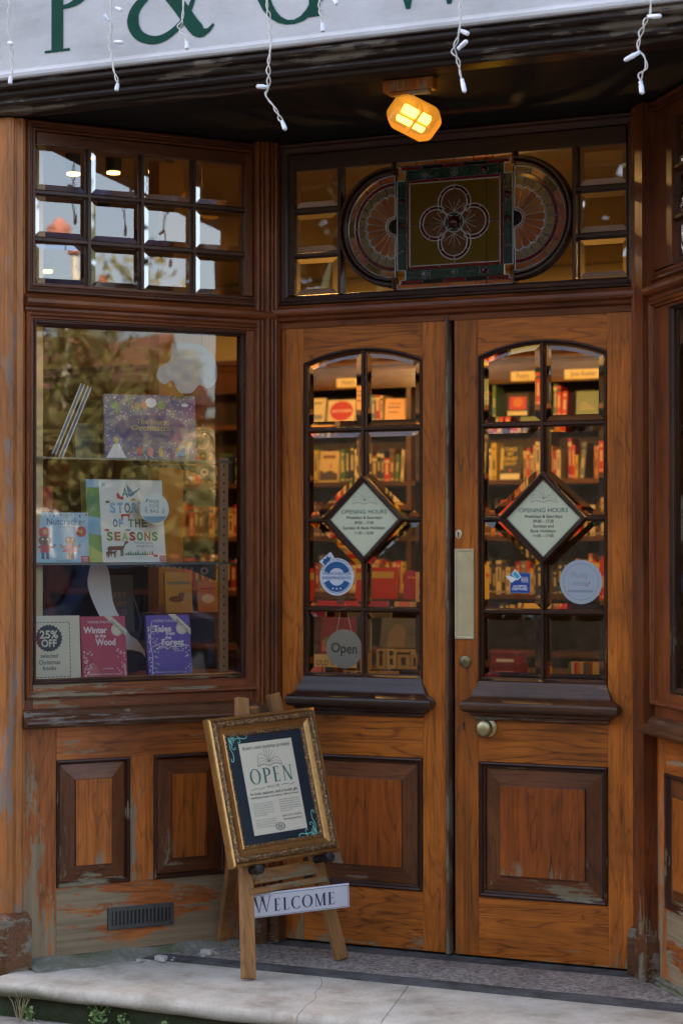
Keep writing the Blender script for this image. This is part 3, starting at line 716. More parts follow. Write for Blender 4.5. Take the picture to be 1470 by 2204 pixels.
for z0, z1 in ((2.278, 2.290), (2.568, 2.580)):
    for i in range(3): pane(rect(X0 + .045 + (X1 - X0 - .09) * i / 3, X0 + .045 + (X1 - X0 - .09) * (i + 1) / 3, z0, z1), 'red')
for a, b in ((X0, X0 + .034), (X1 - .034, X1)):
    for i in range(5): pane(rect(a, b, 2.278 + .302 * i / 5, 2.278 + .302 * (i + 1) / 5), 'teal')
for a, b in ((X0 + .034, X0 + .045), (X1 - .045, X1 - .034)):
    for i in range(3): pane(rect(a, b, 2.278 + .302 * i / 3, 2.278 + .302 * (i + 1) / 3), 'red')
a, b = X0 + .045, X1 - .045; MX, MZ = (a + b) / 2, 2.429
for x0, x1, z0, z1 in ((a, MX, 2.290, MZ), (MX, b, 2.290, MZ), (a, MX, MZ, 2.568), (MX, b, MZ, 2.568)): pane(rect(x0, x1, z0, z1), 'olive', YG + .0006)
for k in range(4):
    qx, qz = MX + .066 * cos(k * pi / 2), MZ + .066 * sin(k * pi / 2); s0 = k * 90 - 125
    for i in range(4): ringpane(qx, qz, .046, .058, s0 + i * 62.5, s0 + (i + 1) * 62.5, 'red', 7)
    pane(ellipse(qx, qz, .046, .046, 24), 'rose', YG - .0012)
    for i in range(5):                                      # painted leaf spray
        t = R(k * 90 + 180 + (i - 2) * 28); ld.bar((qx - cos(R(k * 90)) * .03, qz - sin(R(k * 90)) * .03), (qx - cos(R(k * 90)) * .03 - .045 * cos(t), qz - sin(R(k * 90)) * .03 - .045 * sin(t)), .0014, YG - .0022, YG - .001)
pane(ellipse(MX, MZ, .034, .034, 20), 'teal', YG - .003)
gl.lathe_y(MX, MZ, [(.022, YG - .003), (.020, YG - .010), (.014, YG - .016), (.006, YG - .019), (.0005, YG - .0195)], 18, SGN.index('jewel'))
for x, k in ((X0 + .10, 'clear'), (MX, 'clear'), (X1 - .10, 'jewel')):
    for z in (2.261, 2.597): gl.lathe_y(x, z, [(.012, YG - .001), (.011, YG - .005), (.006, YG - .009), (.0005, YG - .010)], 12, SGN.index(k)); ld.rings(ellipse(x, z, .0145, .0145, 14), [(0, YG - .001), (.0013, YG - .0035), (.003, YG - .001)])
for x in (X0 + .017, X1 - .017):
    for z, k in ((2.345, 'clear'), (2.429, 'jewel'), (2.510, 'jewel')): gl.lathe_y(x, z, [(.011, YG - .001), (.010, YG - .005), (.0005, YG - .010)], 12, SGN.index(k))
for a_, b_ in ((-.2060, X0), (X1, .2230)):
    pane(rect(a_, b_, 2.214, 2.643), 'black', YG + .002, False)
gl.build('stained_glass', SGM, trans, recalc=False); ld.build('lead_came', LEAD, trans)

# ------------------------------------------------------------------ cornice, fascia, soffit, upper wall
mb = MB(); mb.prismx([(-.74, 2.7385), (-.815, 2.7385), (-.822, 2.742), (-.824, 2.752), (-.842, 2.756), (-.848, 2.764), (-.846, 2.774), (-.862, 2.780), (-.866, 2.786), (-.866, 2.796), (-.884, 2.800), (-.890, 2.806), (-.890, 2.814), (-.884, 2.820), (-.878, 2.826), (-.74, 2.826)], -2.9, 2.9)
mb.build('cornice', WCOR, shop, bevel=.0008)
mb = MB(); mb.prismx([(-.74, 2.8265), (-.898, 2.8265), (-.902, 2.832), (-.902, 2.842), (-.897, 2.849), (-.886, 2.852), (-.884, 2.858), (-.884, 3.40), (-.74, 3.40)], -2.9, 2.9)
fa = mb.build('fascia_board', FASC, shop)
YF = -.8855; zb = 2.897
for ch, x, h, xs in (('P', -1.012, .29, 1), ('&', -.715, .275, 1.04), ('G', -.272, .29, 1.05), ('W', .122, .29, 1), ('E', .47, .29, 1), ('L', .66, .29, 1), ('L', .84, .29, 1)):
    mb = MB(); mb.serif(ch, x, zb, YF, h, 0, xs=xs); mb.build('painted_letter', GREEN, fa, recalc=False)
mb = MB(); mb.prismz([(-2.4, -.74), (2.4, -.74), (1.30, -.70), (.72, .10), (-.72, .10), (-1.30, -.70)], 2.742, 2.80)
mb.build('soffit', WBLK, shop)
BRICK = plain('red_brick', (.26, .11, .07), .85, 0, .3, 14)
mb = MB(); mb.box(-26, 4.5, -.735, 7, 3.42, 13.5); mb.box(-26, -2.405, -.735, -.5, -.1, 3.41); mb.box(2.405, 4.5, -.735, -.5, -.1, 3.41)
mb.box(-2.4, 2.4, -.73, -.60, 2.83, 3.41); mb.box(-.66, .66, .06, .12, 2.741, 3.41)
for s_ in (-1, 1):
    p = [splay(-.95, .04), splay(0, .04), splay(.02, .10), splay(-.95, .10)]
    mb.prismz([(q.x * s_, q.y) for q in p], 2.745, 3.41)
mb.build('upper_wall', BRICK, shop)

# ------------------------------------------------------------------ lamp under the soffit
LX, LY, LZ = .078, -.50, 2.741
_LM = Matrix.Translation((.062, -.470, 2.700)) @ Matrix.Rotation(R(30), 4, 'Z') @ Matrix.Rotation(R(-48), 4, 'X') @ Matrix.Rotation(R(28), 4, 'Z') @ Matrix.Scale(.86, 4)
lamp = thing('bulkhead_lamp', 'lit amber glass bulkhead lamp under the dark entrance ceiling', 'lamp', mat=_LM)
AMBG = NT('amber_lamp_glass'); _tr = AMBG.n('BsdfTransparent', {0: (1, .62, .16, 1)}); _em = AMBG.n('Emission', {0: (1, .36, .03, 1), 1: .19}); _gl = AMBG.n('BsdfGlossy', {'Roughness': .15})
_m1 = AMBG.n('MixShader', {0: .45, 1: _tr, 2: _em}); _m2 = AMBG.n('MixShader', {0: .08, 1: _m1, 2: _gl}); AMBG.t.links.new(_m2.outputs[0], AMBG.out.inputs[0])
mb = MB(); mb.box(-.085, .085, -.060, .060, -.022, .006); mb.box(-.03, .03, -.02, .07, .006, .045); mb.build('lamp_base', BLACK, lamp, bevel=.004)
mb = MB(); o8 = [(-.092, -.040), (-.06, -.064), (.06, -.064), (.092, -.040), (.092, .040), (.06, .064), (-.06, .064), (-.092, .040)]
b8 = [(x * .70, y * .66) for x, y in o8]
mb.add([(*p, -.024) for p in o8] + [(*p, -.075) for p in o8] + [(*p, -.104) for p in b8], [[i, (i + 1) % 8, 8 + (i + 1) % 8, 8 + i] for i in range(8)] + [[8 + i, 8 + (i + 1) % 8, 16 + (i + 1) % 8, 16 + i] for i in range(8)] + [list(range(16, 24))])
mb.build('lamp_lens', AMBG.mat, lamp, bevel=.010)
mb = MB(); mb.tube([(-.055, -.018, -.055), (.05, -.018, -.055)], .017, 10); mb.tube([(-.055, .018, -.055), (.05, .018, -.055)], .017, 10); mb.build('lamp_tube', emit('lamp_tube_light', (1, .66, .22), 3.2), lamp)
mb = MB(); mb.box(-.004, .004, -.05, .05, -.080, -.030); mb.box(-.07, .06, -.0025, .0025, -.078, -.030); mb.build('lamp_divider', plain('lamp_divider_brown', (.20, .09, .02), .5), lamp)
mb = MB(); mb.box(-.09, .07, -.02, .02, -.035, 0); mb.box(-.075, .055, -.012, .012, -.045, -.035)
tag(mb.build('mounting_batten', WVD, None, bevel=.002, loc=(.155, -.69, 2.7415)), 'short varnished batten fixed to the entrance ceiling beside the lamp', 'batten')

# ------------------------------------------------------------------ ground
mb = MB(); mb.add([(-60, -.91, -.115), (60, -.91, -.115), (60, -3.6, -.135), (-60, -3.6, -.135)], [(0, 3, 2, 1)]); struct(mb.build('pavement', PAVE))
mb = MB(); mb.add([(-120, -3.6, -.25), (120, -3.6, -.25), (120, -120, -.25), (-120, -120, -.25)], [(0, 3, 2, 1)]); mb.add([(-60, -3.6, -.136), (60, -3.6, -.136), (60, -3.6, -.25), (-60, -3.6, -.25)], [(0, 1, 2, 3)]); struct(mb.build('road', ROAD))
# doorstep slabs, split along the old crack and one straight joint
def slab(poly, front, name='doorstep'):
    mb = MB(); n = len(poly)
    mb.prismz(poly, -.048, -.004); o = mb.build(name, STONE, None, bevel=0); return struct(o)
crack = [(-.272, -.425), (-.262, -.46), (-.225, -.52), (-.196, -.60), (-.186, -.66), (-.150, -.72), (-.138, -.80), (-.128, -.86), (-.10, -.945)]
joint = [(.030, -.425), (.155, -.945)]
def slab_mesh(left, right, name='doorstep'):
    """slab between two side lines (back to front), front edge rounded"""
    mb = MB(); k = 14
    def line(l):
        out = []; y0, y1 = l[0][1], l[-1][1]
        ys = [y0 + (-.905 - y0) * i / k for i in range(k + 1)]
        def xat(y):
            for a, b in zip(l[:-1], l[1:]):
                if b[1] <= y <= a[1]: return a[0] + (b[0] - a[0]) * (a[1] - y) / (a[1] - b[1] + 1e-9)
            return l[-1][0]
        for y in ys: out.append((xat(y), y, -.004))
        for t in range(1, 9): a = pi / 2 - pi * t / 8; out.append((xat(-.905), -.905 - .024 * cos(a), -.028 + .024 * sin(a)))
        out.append((xat(-.80), -.80, -.052)); return out
    A, B = line(left), line(right); m = 24; n = len(A); b0 = len(mb.v)
    for i in range(m + 1):
        t = i / m
        for j in range(n):
            x = A[j][0] + (B[j][0] - A[j][0]) * t; dz = .0016 * sin(x * 9 + j) + .0012 * sin(x * 23); dy = .0025 * sin(x * 7.3) + .0018 * sin(x * 17)
            mb.v.append(Vector((x, A[j][1] + (dy if j > k else 0), A[j][2] + (dz if j > k - 2 else 0))))
    for i in range(m):
        for j in range(n - 1): mb.f.append([b0 + i * n + j, b0 + i * n + j + 1, b0 + (i + 1) * n + j + 1, b0 + (i + 1) * n + j]); mb.m.append(0)
    if len(left) == 3: mb.f.append([b0 + j for j in range(n)][::-1]); mb.m.append(0)
    return struct(mb.build(name, STONE, None, smooth=True))
sl = lambda l, d: [(x + d, y) for x, y in l]
slab_mesh([(-1.13, -.425), (-1.19, -.88), (-1.175, -.945)], sl(crack, -.0008)); slab_mesh(sl(crack, .0008), sl(joint, -.0011)); slab_mesh(sl(joint, .0011), [(2.6, -.425), (2.6, -.945)])
mb = MB(); mb.box(-2.9, 2.9, -.895, -.3, -.17, -.052); mb.box(-2.9, -1.14, -.86, -.3, -.06, -.012); struct(mb.build('step_riser', RISER, None, bevel=.006))
# mosaic threshold
def spf(u, y): p = splay(u, y); return (p.x, p.y)
mb = MB()
mb.prismz([(-1.02, -.45), (1.02, -.45), (.66, .05), (-.66, .05)], -.04, 0.0, 0)
th = struct(mb.build('threshold', [BAND]))
mb = MB(); mb.add([(-.90, -.365, .0012), (.90, -.365, .0012), (.672, -.085, .0012), (-.672, -.085, .0012)], [(0, 1, 2, 3)]); struct(mb.build('threshold_terrazzo', TERR, None))
# mortar fillet along the foot of the window base
mb = MB()
n = 44
for s_ in (1, -1):
    b = len(mb.v)
    for i in range(n + 1):
        u = -.90 + .90 * i / n; w = (.05 + .008 * sin(i * .8) + (.05 * min(1, max(0, (22 - i) / 12)) if s_ > 0 else 0)) * (1 if s_ > 0 else .5); h = .022 + .003 * sin(i * .5)
        for y, z in ((.0, h), (-.018, h * .72), (-.5 * w, h * .3), (-w, -.0025), (-w - .01, -.012)):
            q = splay(u, y, z); mb.v.append(Vector((q.x * s_, q.y, q.z)))
    for i in range(n):
        for j in range(4): mb.f.append([b + i * 5 + j, b + i * 5 + j + 1, b + (i + 1) * 5 + j + 1, b + (i + 1) * 5 + j]); mb.m.append(0)
struct(mb.build('mortar_fillet', MORTAR, None, smooth=True))
mb = MB()
for i in range(26):
    u = -.56 + .40 * random.random(); q = splay(u, -.10 - .05 * random.random(), 0); s_ = random.uniform(.003, .009) * (2.2 if i < 3 else 1); mb.box(q.x - s_, q.x + s_, q.y - s_ * .7, q.y + s_ * .7, -.001, s_ * .7)
struct(mb.build('plaster_crumbs', plain('plaster_crumb', (.5, .47, .42), .9), None, bevel=.001), 'stuff')

# ================================================================== easel with framed notice
EM = Matrix(((.45856, -.85553, -.24037, -.465), (.88775, .45325, .08036, -.382), (.04020, -.25024, .96735, .578), (0, 0, 0, 1)))
easel = thing('easel', 'pale wooden A-frame easel standing on the doorstep with black pegs', 'easel', mat=EM)
def limb(mb, p0, p1, w, t, mi=0):
    """flat bar in the easel's plane from p0 to p1 (x,y,z), width w, thickness t"""
    p0, p1 = Vector(p0), Vector(p1); d = (p1 - p0).normalized(); s = Vector((d.z, 0, -d.x)).normalized(); f = d.cross(s).normalized()
    v = [p + s * a * w / 2 + f * b * t / 2 for p in (p0, p1) for a, b in ((-1, -1), (1, -1), (1, 1), (-1, 1))]
    mb.add(v, [(0, 1, 2, 3), (7, 6, 5, 4), (0, 4, 5, 1), (1, 5, 6, 2), (2, 6, 7, 3), (3, 7, 4, 0)], mi)
for a, b in (((-.036, .038, .300), (-.204, .030, -.580)), ((.090, .038, .303), (.200, .078, -.582))):
    mb = MB(); limb(mb, a, b, .046, .022); mb.build('leg', WEAS, easel, bevel=.003)
_bk = EM.inverted() @ Vector((-.775, -.158, .002))
mb = MB(); limb(mb, (.02, .062, .27), (_bk.x, _bk.y, _bk.z), .040, .022); mb.build('rear_leg', WEAS, easel, bevel=.003)
mb = MB(); limb(mb, (-.150, .046, -.275), (.165, .062, -.275), .045, .018); mb.build('cross_bar', WEASX, easel, bevel=.002)
mb = MB(); limb(mb, (-.152, .040, -.318), (.166, .056, -.318), .020, .045); mb.build('tray', WEASX, easel, bevel=.002)
for x in (-.128, .152):
    mb = MB(); mb.lathe_y(x, -.254, [(.012, .06), (.012, .0), (.0155, -.004), (.0155, -.030), (.012, -.034), (.0005, -.035)], 14); mb.build('peg', BLACK, easel, smooth=True)

fr = thing('framed_notice', 'ornate gilt picture frame resting on the easel, holding the shop notice on a navy mount', 'frame', mat=EM)
mb = MB()
mb.rings(rect(-.2135, .2135, -.2385, .2385), [(0, .020), (0, -.006), (.003, -.010), (.009, -.012), (.012, -.008)], 0, 0)
mb.rings(inset(rect(-.2135, .2135, -.2385, .2385), .012), [(0, -.008), (.004, -.014), (.010, -.017), (.017, -.015), (.021, -.008)], 1, 1)
mb.rings(inset(rect(-.2135, .2135, -.2385, .2385), .033), [(0, -.008), (.002, -.005), (.010, .000), (.018, .002), (.020, -.002), (.023, -.003)], 0, 0)
mb.rings(inset(rect(-.2135, .2135, -.2385, .2385), .056), [(0, -.003), (.003, -.004), (.007, -.002), (.010, .004)], 1, 1)
mb.flat(rect(-.2135, .2135, -.2385, .2385)[::-1], .020, 0)
mb.build('moulding', [GILT, ORN], fr)
mb = MB(); mb.flat(rect(-.150, .150, -.186, .186), .0035); mb.build('mount', NAVY, fr)
def scrolls(mb, cx, cz, kx, kz, y):
    def P(pts): return [(cx + kx * a, cz + kz * b) for a, b in pts]
    for pts in ([(0, 0), (.018, -.004), (.035, -.002), (.050, -.010), (.066, -.012), (.074, -.007), (.071, -.001), (.066, -.004)], [(.012, -.003), (.026, -.010), (.040, -.009), (.046, -.016), (.044, -.024), (.038, -.024), (.038, -.019)],
                [(0, 0), (.004, -.018), (.003, -.038), (.010, -.055), (.011, -.074), (.005, -.082), (.000, -.078), (.003, -.072)], [(.004, -.014), (.011, -.024), (.010, -.036), (.017, -.044), (.024, -.040), (.021, -.035)],
                [(.004, -.004), (.014, -.016), (.022, -.022)], [(.010, -.002), (.020, -.014), (.026, -.014)], [(.002, -.008), (.012, -.022), (.014, -.030)]):
        mb.stroke(P(pts), .0022, y)
mb = MB(); scrolls(mb, -.142, .176, 1, 1, .0030); scrolls(mb, .142, -.176, -1, -1, .0030); mb.build('painted_scrolls', MINT, fr, recalc=False)
def open_book(mb, x, z, k, y, w=.0011, mi=0):
    for pts in ([(-.5, 0), (-.42, .34), (-.28, .42), (-.1, .30), (0, .10)], [(0, .08), (.14, .20), (.32, .24), (.44, .22), (.56, -.02)], [(-.5, 0), (-.25, .06), (0, 0)], [(0, 0), (.25, .06), (.56, -.02)],
                [(-.5, -.03), (-.25, .03), (0, -.03), (.25, .03), (.56, -.05)], [(0, .08), (-.10, .36), (-.14, .62)], [(0, .08), (-.02, .40), (-.03, .62)], [(0, .08), (.06, .40), (.10, .60)], [(0, .08), (.16, .38), (.22, .50)], [(0, .08), (.24, .28), (.36, .38)],
                [(-.44, .10), (-.25, .16), (-.06, .10)], [(-.44, .20), (-.27, .27), (-.06, .16)], [(.08, .10), (.3, .14), (.48, .06)]):
        mb.stroke([(x + a * k, z + b * k) for a, b in pts], w, y, mi)
mb = MB(); mb.rings(rect(-.105, .105, -.1485, .1485), [(0, .0034), (.0004, .0020), (.001, .0018)], 0, 0, 0); pn = mb.build('notice_paper', CREAM, fr)
y = .0013; mb = MB()
mb.text("Britain's oldest bookshop (probably)", 0, .126, y, .0165, 0, width=.186, shear=.18, bold=.004)
open_book(mb, 0, .070, .092, y, .0010, 0)
mb.serif('OPEN', -.0835, .013, y, .049, 1, .16, 1.0, .00005, 1.07)
mb.text('SINCE 1789', 0, -.0035, y, .0115, 1, width=.050)
mb.stroke([(-.088, -.006), (-.068, -.001), (-.050, -.004), (-.032, .000)], .0016, y, 1); mb.stroke([(.032, .000), (.050, .003), (.068, -.001), (.088, .003)], .0016, y, 1)
mb.text('for books, stationery, cards & bookish gifts', 0, -.0215, y, .0135, 0, width=.187, bold=.012)
mb.text("including Jane Austen, local interest, children's & more", 0, -.0325, y, .0095, 0, width=.187, bold=.01)
for i, s in enumerate(['The earliest record of a bookseller', 'and stationer in College Street is', 'from 1729. Generations of booksellers', 'have traded here ever since, with', 'the business passing to its present', 'owners for many years.', '', 'Inside you will find an appealing', 'shop, cosy and welcoming, where', 'generations of families have come', 'to find the book they love.']):
    if s: mb.text(s, -.092, -.0515 - i * .0075, y, .0068, 2, 'L', width=.079 if len(s) > 26 else .05)
for i, s in enumerate(['Famous literary customers include', 'Jane Austen who visited the town in', '1817, and many writers since have', 'spent long afternoons among the', 'shelves here, in good company and', 'beside a warm fire.']): mb.text(s, .012, -.0475 - i * .0075, y, .0068, 2, 'L', width=.080 if len(s) > 26 else .05)
mb.text('Come in for a timeless', .052, -.101, y, .0105, 0, width=.078, shear=.18); mb.text('browsing experience!', .054, -.1125, y, .0105, 0, width=.072, shear=.18)
for rr in (.0125, .0085, .004): mb.rings(ellipse(0, -.130, rr * 1.5 if rr > .01 else rr, rr, 20), [(0, y), (.0016, y)], 0)
for sx in (-1, 1): mb.rings(ellipse(sx * .011, -.130, .0055, .0065, 14), [(0, y), (.0013, y)], 0)
mb.build('printing', [INKDARK, TEALINK, GREYINK], pn, recalc=False)

# hanging welcome sign
_c2 = Vector((-.3741, -.3900, .2155))
_x = Vector((.8042, .5891, .0790)).normalized(); _n = Vector((-.5893, .7729, .2355)).normalized(); _z = _x.cross(_n)
WM = Matrix(((_x.x, _n.x, _z.x, _c2.x), (_x.y, _n.y, _z.y, _c2.y), (_x.z, _n.z, _z.z, _c2.z), (0, 0, 0, 1)))
ws = thing('welcome_sign', 'white wooden sign with navy capital lettering hanging from the easel pegs', 'sign', mat=WM)
mb = MB(); mb.box(-.168, .168, -.003, .005, -.0405, .0405); mb.build('board', plain('sign_board_white', (.62, .62, .68), .6, 0, .08, 25), ws, bevel=.0015)
mb = MB(); mb.serif('WELCOME', -.1455, -.0235, -.0034, .043, 0, .115, 1.28, .00003, 1.0); mb.build('lettering', NAVYINK, ws, recalc=False)
mb = MB(); mb.rings(rect(-.1645, .1645, -.037, .037), [(0, -.0034), (.0014, -.0034)], 0); mb.build('border_line', NAVYINK, ws, recalc=False)
mb = MB()
for lx, px in ((-.158, -.128), (.158, .152)):
    a = Vector((lx, .0, .040)); b = WM.inverted() @ (EM @ Vector((px, -.020, -.258)))
    mb.tube([a, a.lerp(b, .5), b], .0009, 5)
mb.build('hanging_cord', BLACK, ws)

# ================================================================== notices and stickers on the doors
GCARD = plain('pale_green_card', (.60, .61, .42), .7, 0, .06, 10)
for cx, lab, lines in ((-.3225, 'pale green diamond notice of opening hours in the left door', [('Weekdays & Saturdays:', .135), ('09:00 \u2013 17:30', .070), ('Sundays & Bank Holidays:', .157), ('11:00 \u2013 16:00', .070)]),
                       (.3155, 'pale green diamond notice of opening hours in the right door', [('Weekdays & Saturdays:', .132), ('09:00 \u2013 17:30', .070), ('Sundays and', .070), ('Bank Holidays:', .088), ('11:00 \u2013 17:00', .070)])):
    t = thing('opening_hours_notice', lab, 'notice', (cx, .0165, 1.4425), group='opening hours notices in the door diamonds')
    mb = MB(); mb.prism([(-.139, 0), (0, -.139), (.139, 0), (0, .139)], 0, .0015); mb.build('card', GCARD, t)
    mb = MB(); mb.rings([(-.124, 0), (0, -.124), (.124, 0), (0, .124)], [(0, -.0006), (.0011, -.0006)], 1)
    open_book(mb, 0, .054, .088, -.0006, .0009, 2)
    mb.text('OPENING HOURS', 0, .0195, -.0006, .0195, 1, width=.168, bold=.006)
    zz = .0015
    for i, (s, w) in enumerate(lines): mb.text(s, 0, zz, -.0006, .0148, 0, width=w, bold=.008); zz -= .0175 if len(lines) < 5 else .0158
    mb.build('printing', [INKDARK, TEALINK, GREYINK], t, recalc=False)
BLUEP = plain('blue_print', (.010, .085, .235), .45); STKW = plain('sticker_white', (.56, .60, .66), .5, 0, .04)
st = thing('round_sticker', 'round blue and white sticker with a crown tag on the left door glass', 'sticker', (-.424, .0158, 1.2475))
mb = MB(); mb.prism(ellipse(0, 0, .064, .064, 40), 0, .0006); mb.prism([(-.068, .060), (-.048, .050), (-.018, .072), (-.030, .084)][::-1] if False else [(-.067, .052), (-.049, .036), (-.010, .066), (-.024, .085)], .0007, .0011); mb.build('backing', STKW, st)
mb = MB(); y = -.0006
for a0, a1 in ((22, 158), (202, 338)):
    ai = arc_pts(0, 0, .030, .030, a0, a1, 16); ao = arc_pts(0, 0, .052, .052, a0, a1, 16)
    for i in range(15): mb.flat([ai[i], ai[i + 1], ao[i + 1], ao[i]], y)
for q in stroke_quads(arc_pts(0, 0, .0555, .0555, 200, 340, 20), .0016): mb.flat(q, y)
mb.text('WINCHESTER', 0, .006, y, .0155, 0, width=.108, bold=.004); mb.text('INDEPENDENTS', 0, -.0085, y, .0135, 0, width=.108, bold=.016)
for i in range(-1, 2):
    mb2 = [(i * .014 + (.0042 if k % 2 == 0 else .0018) * cos(R(90 + 36 * k)), -.041 + abs(i) * .0012 + (.0042 if k % 2 == 0 else .0018) * sin(R(90 + 36 * k))) for k in range(10)]
    mb.flat(mb2, y - .0003, 1)
s_ = 'SUPPORTED BY WINCHESTER BID'
for i, ch in enumerate(s_):
    a = R(158 - 136 * i / (len(s_) - 1))
    if ch != ' ': mb.text(ch, .0555 * cos(a), .0555 * sin(a), y, .0085, 0, ang=a - pi / 2)
cr = [(-.058, .048), (-.040, .038) , (-.030, .050), (-.034, .060), (-.037, .054), (-.041, .064), (-.045, .055), (-.051, .062), (-.052, .053)]
mb.flat([(-.054, .048), (-.044, .040), (-.024, .058), (-.022, .070), (-.031, .064), (-.034, .075), (-.042, .060), (-.052, .062), (-.050, .054)], y + .0002)
mb.build('printing', [BLUEP, WHITEP], st, recalc=False)
st = thing('book_token_sticker', 'small square blue sticker with an open white book on the right door glass', 'sticker', (.236, .0158, 1.2315))
BLU2 = plain('royal_blue_print', (.010, .045, .28), .4); CYAN = plain('cyan_print', (.02, .38, .50), .5)
mb = MB(); mb.prism(rect(-.0345, .0345, -.033, .033), 0, .0006); mb.build('backing', CYAN, st)
mb = MB(); mb.flat(rect(-.033, .033, -.0315, .0315), -.0004, 0)
mb.flat([(-.052, .024), (-.030, .000), (-.012, .012), (-.030, .022)], -.0008, 1); mb.flat([(-.030, .028), (-.010, .008), (.004, .020), (-.018, .046)], -.0009, 1); mb.flat([(-.026, .028), (-.011, .012), (.000, .021), (-.018, .040)], -.0012, 2)
mb.text('NATIONAL', .016, .0165, -.001, .0050, 1, width=.024); mb.text('BOOK', .016, .0065, -.001, .0120, 1, width=.024, bold=.02); mb.text('TOKENS', .016, .0015, -.001, .0050, 1, width=.024)
mb.text('ACCEPTED', -.001, -.0145, -.001, .0105, 1, width=.047, bold=.02); mb.text('EVERYWHERE', -.001, -.0235, -.001, .0105, 1, width=.053, bold=.02)
mb.build('printing', [BLU2, WHITEP, CYAN], st, recalc=False)
st = thing('frosted_sticker', 'round frosted grey sticker with faint handwriting on the right door glass', 'sticker', (.4425, .0158, 1.2365))
mb = MB(); mb.prism(ellipse(0, 0, .0715, .0715, 44), 0, .0006); mb.build('backing', plain('frosted_vinyl', (.36, .41, .46), .5, 0, .05, 20), st)
FNT = plain('faint_grey_print', (.24, .28, .32), .5); PINKP = plain('pink_print', (.45, .03, .10), .5)
mb = MB(); mb.rings(ellipse(0, 0, .060, .060, 40), [(0, -.0004), (.0022, -.0004)], 0)
mb.text('Muddy', -.004, .014, -.0004, .026, 0, width=.055, shear=.15); mb.text('stilettos', -.006, -.012, -.0004, .024, 0, width=.050, shear=.15); mb.flat([(-.046, -.026), (.044, -.026), (.040, -.034), (-.042, -.034)], -.0004, 0)
mb.stroke([(.016, -.013), (.021, -.012), (.028, -.004), (.029, .001)], .0022, -.0005, 1)
mb.build('printing', [FNT, PINKP], st, recalc=False)
# open sign hanging inside the glass on a chain
t = thing('open_sign', 'round grey metal sign reading Open, hanging on a chain inside the left door', 'sign', (-.4065, .036, 1.002), (0, 0, R(4)))
mb = MB(); mb.prism(ellipse(0, 0, .066, .066, 44), 0, .003); mb.build('disc', STEEL, t)
mb = MB(); mb.text('Open', 0, -.014, -.0005, .047, 0, width=.096, bold=.022, ang=R(-3)); mb.build('lettering', INKDARK, t, recalc=False)
mb = MB()
for sx in (-1, 1):
    for i in range(20):
        f = i / 19; x = sx * (.027 - .021 * f); z = .060 + .092 * f
        mb.tube([(x + .0012 * (i % 2), .001, z - .0022), (x - .0012 * (i % 2), .001, z + .0028)], .0011, 5)
mb.build('chain', plain('chain_metal', (.45, .45, .45), .35, .9), t)
tag(MB().__class__ and (lambda m: (m.lathe_y(0, 0, [(.0005, -.007), (.008, -.006), (.013, -.002), (.0145, .004), (.010, .010), (.0005, .012)], 18), m.build('suction_hook', stained('clear_rubber', (.75, .75, .74), .25, 0, .1), None, smooth=True, loc=(-.419, .030, 1.168)))[1])(MB()), 'clear round suction hook on the glass above the hanging Open sign', 'hook')

# ================================================================== icicle lights on the fascia
STR = [([(-1.112, 3.066), (-1.119, 2.979), (-1.107, 2.926), (-1.103, 2.846), (-1.108, 2.82)], [((-1.108, 2.824), (-1.107, 2.799)), ((-1.116, 2.932), (-1.095, 2.925))], 'icicle light strand nearest the left edge, tip just on the white board'),
 ([(-0.743, 3.023), (-0.743, 2.938), (-0.748, 2.895), (-0.738, 2.837), (-0.734, 2.808), (-0.723, 2.779), (-0.719, 2.761)], [((-0.726, 2.996), (-0.7, 2.985)), ((-0.753, 2.961), (-0.766, 2.98)), ((-0.73, 2.893), (-0.697, 2.887)), ((-0.719, 2.764), (-0.721, 2.74))], 'icicle light strand between the letter P and the ampersand'),
 ([(-0.491, 2.994), (-0.496, 2.932), (-0.507, 2.912), (-0.486, 2.888), (-0.48, 2.864)], [((-0.48, 2.867), (-0.474, 2.842))], 'short icicle light strand across the ampersand'),
 ([(-0.21, 2.962), (-0.205, 2.92), (-0.199, 2.864), (-0.197, 2.83), (-0.205, 2.769), (-0.205, 2.707), (-0.214, 2.68), (-0.187, 2.644), (-0.161, 2.597)], [((-0.207, 2.704), (-0.242, 2.708)), ((-0.161, 2.6), (-0.146, 2.57))], 'longest icicle light strand, hanging below the cornice left of the lamp'),
 ([(-0.038, 2.942), (-0.035, 2.914), (-0.028, 2.873)], [((-0.029, 2.873), (-0.025, 2.845)), ((0.009, 2.936), (0.021, 2.921))], 'short icicle light strand at the right side of the letter G'),
 ([(0.399, 2.891), (0.399, 2.832), (0.392, 2.787), (0.378, 2.752), (0.392, 2.721), (0.399, 2.681), (0.404, 2.665)], [((0.402, 2.804), (0.427, 2.79)), ((0.392, 2.753), (0.423, 2.773)), ((0.404, 2.667), (0.415, 2.626))], 'icicle light strand hanging right of the letter W and the lamp'),
 ([(0.95, 2.827), (0.937, 2.778), (0.922, 2.742), (0.914, 2.699), (0.93, 2.678), (0.937, 2.646), (0.921, 2.631), (0.921, 2.606)], [((0.941, 2.783), (0.981, 2.779)), ((0.918, 2.689), (0.877, 2.669)), ((0.921, 2.61), (0.927, 2.573))], 'twisted icicle light strand at the far right of the fascia')]
WIRE = plain('white_cable', (.60, .58, .54), .5); BULB = plain('frosted_bulb', (.72, .74, .82), .25)
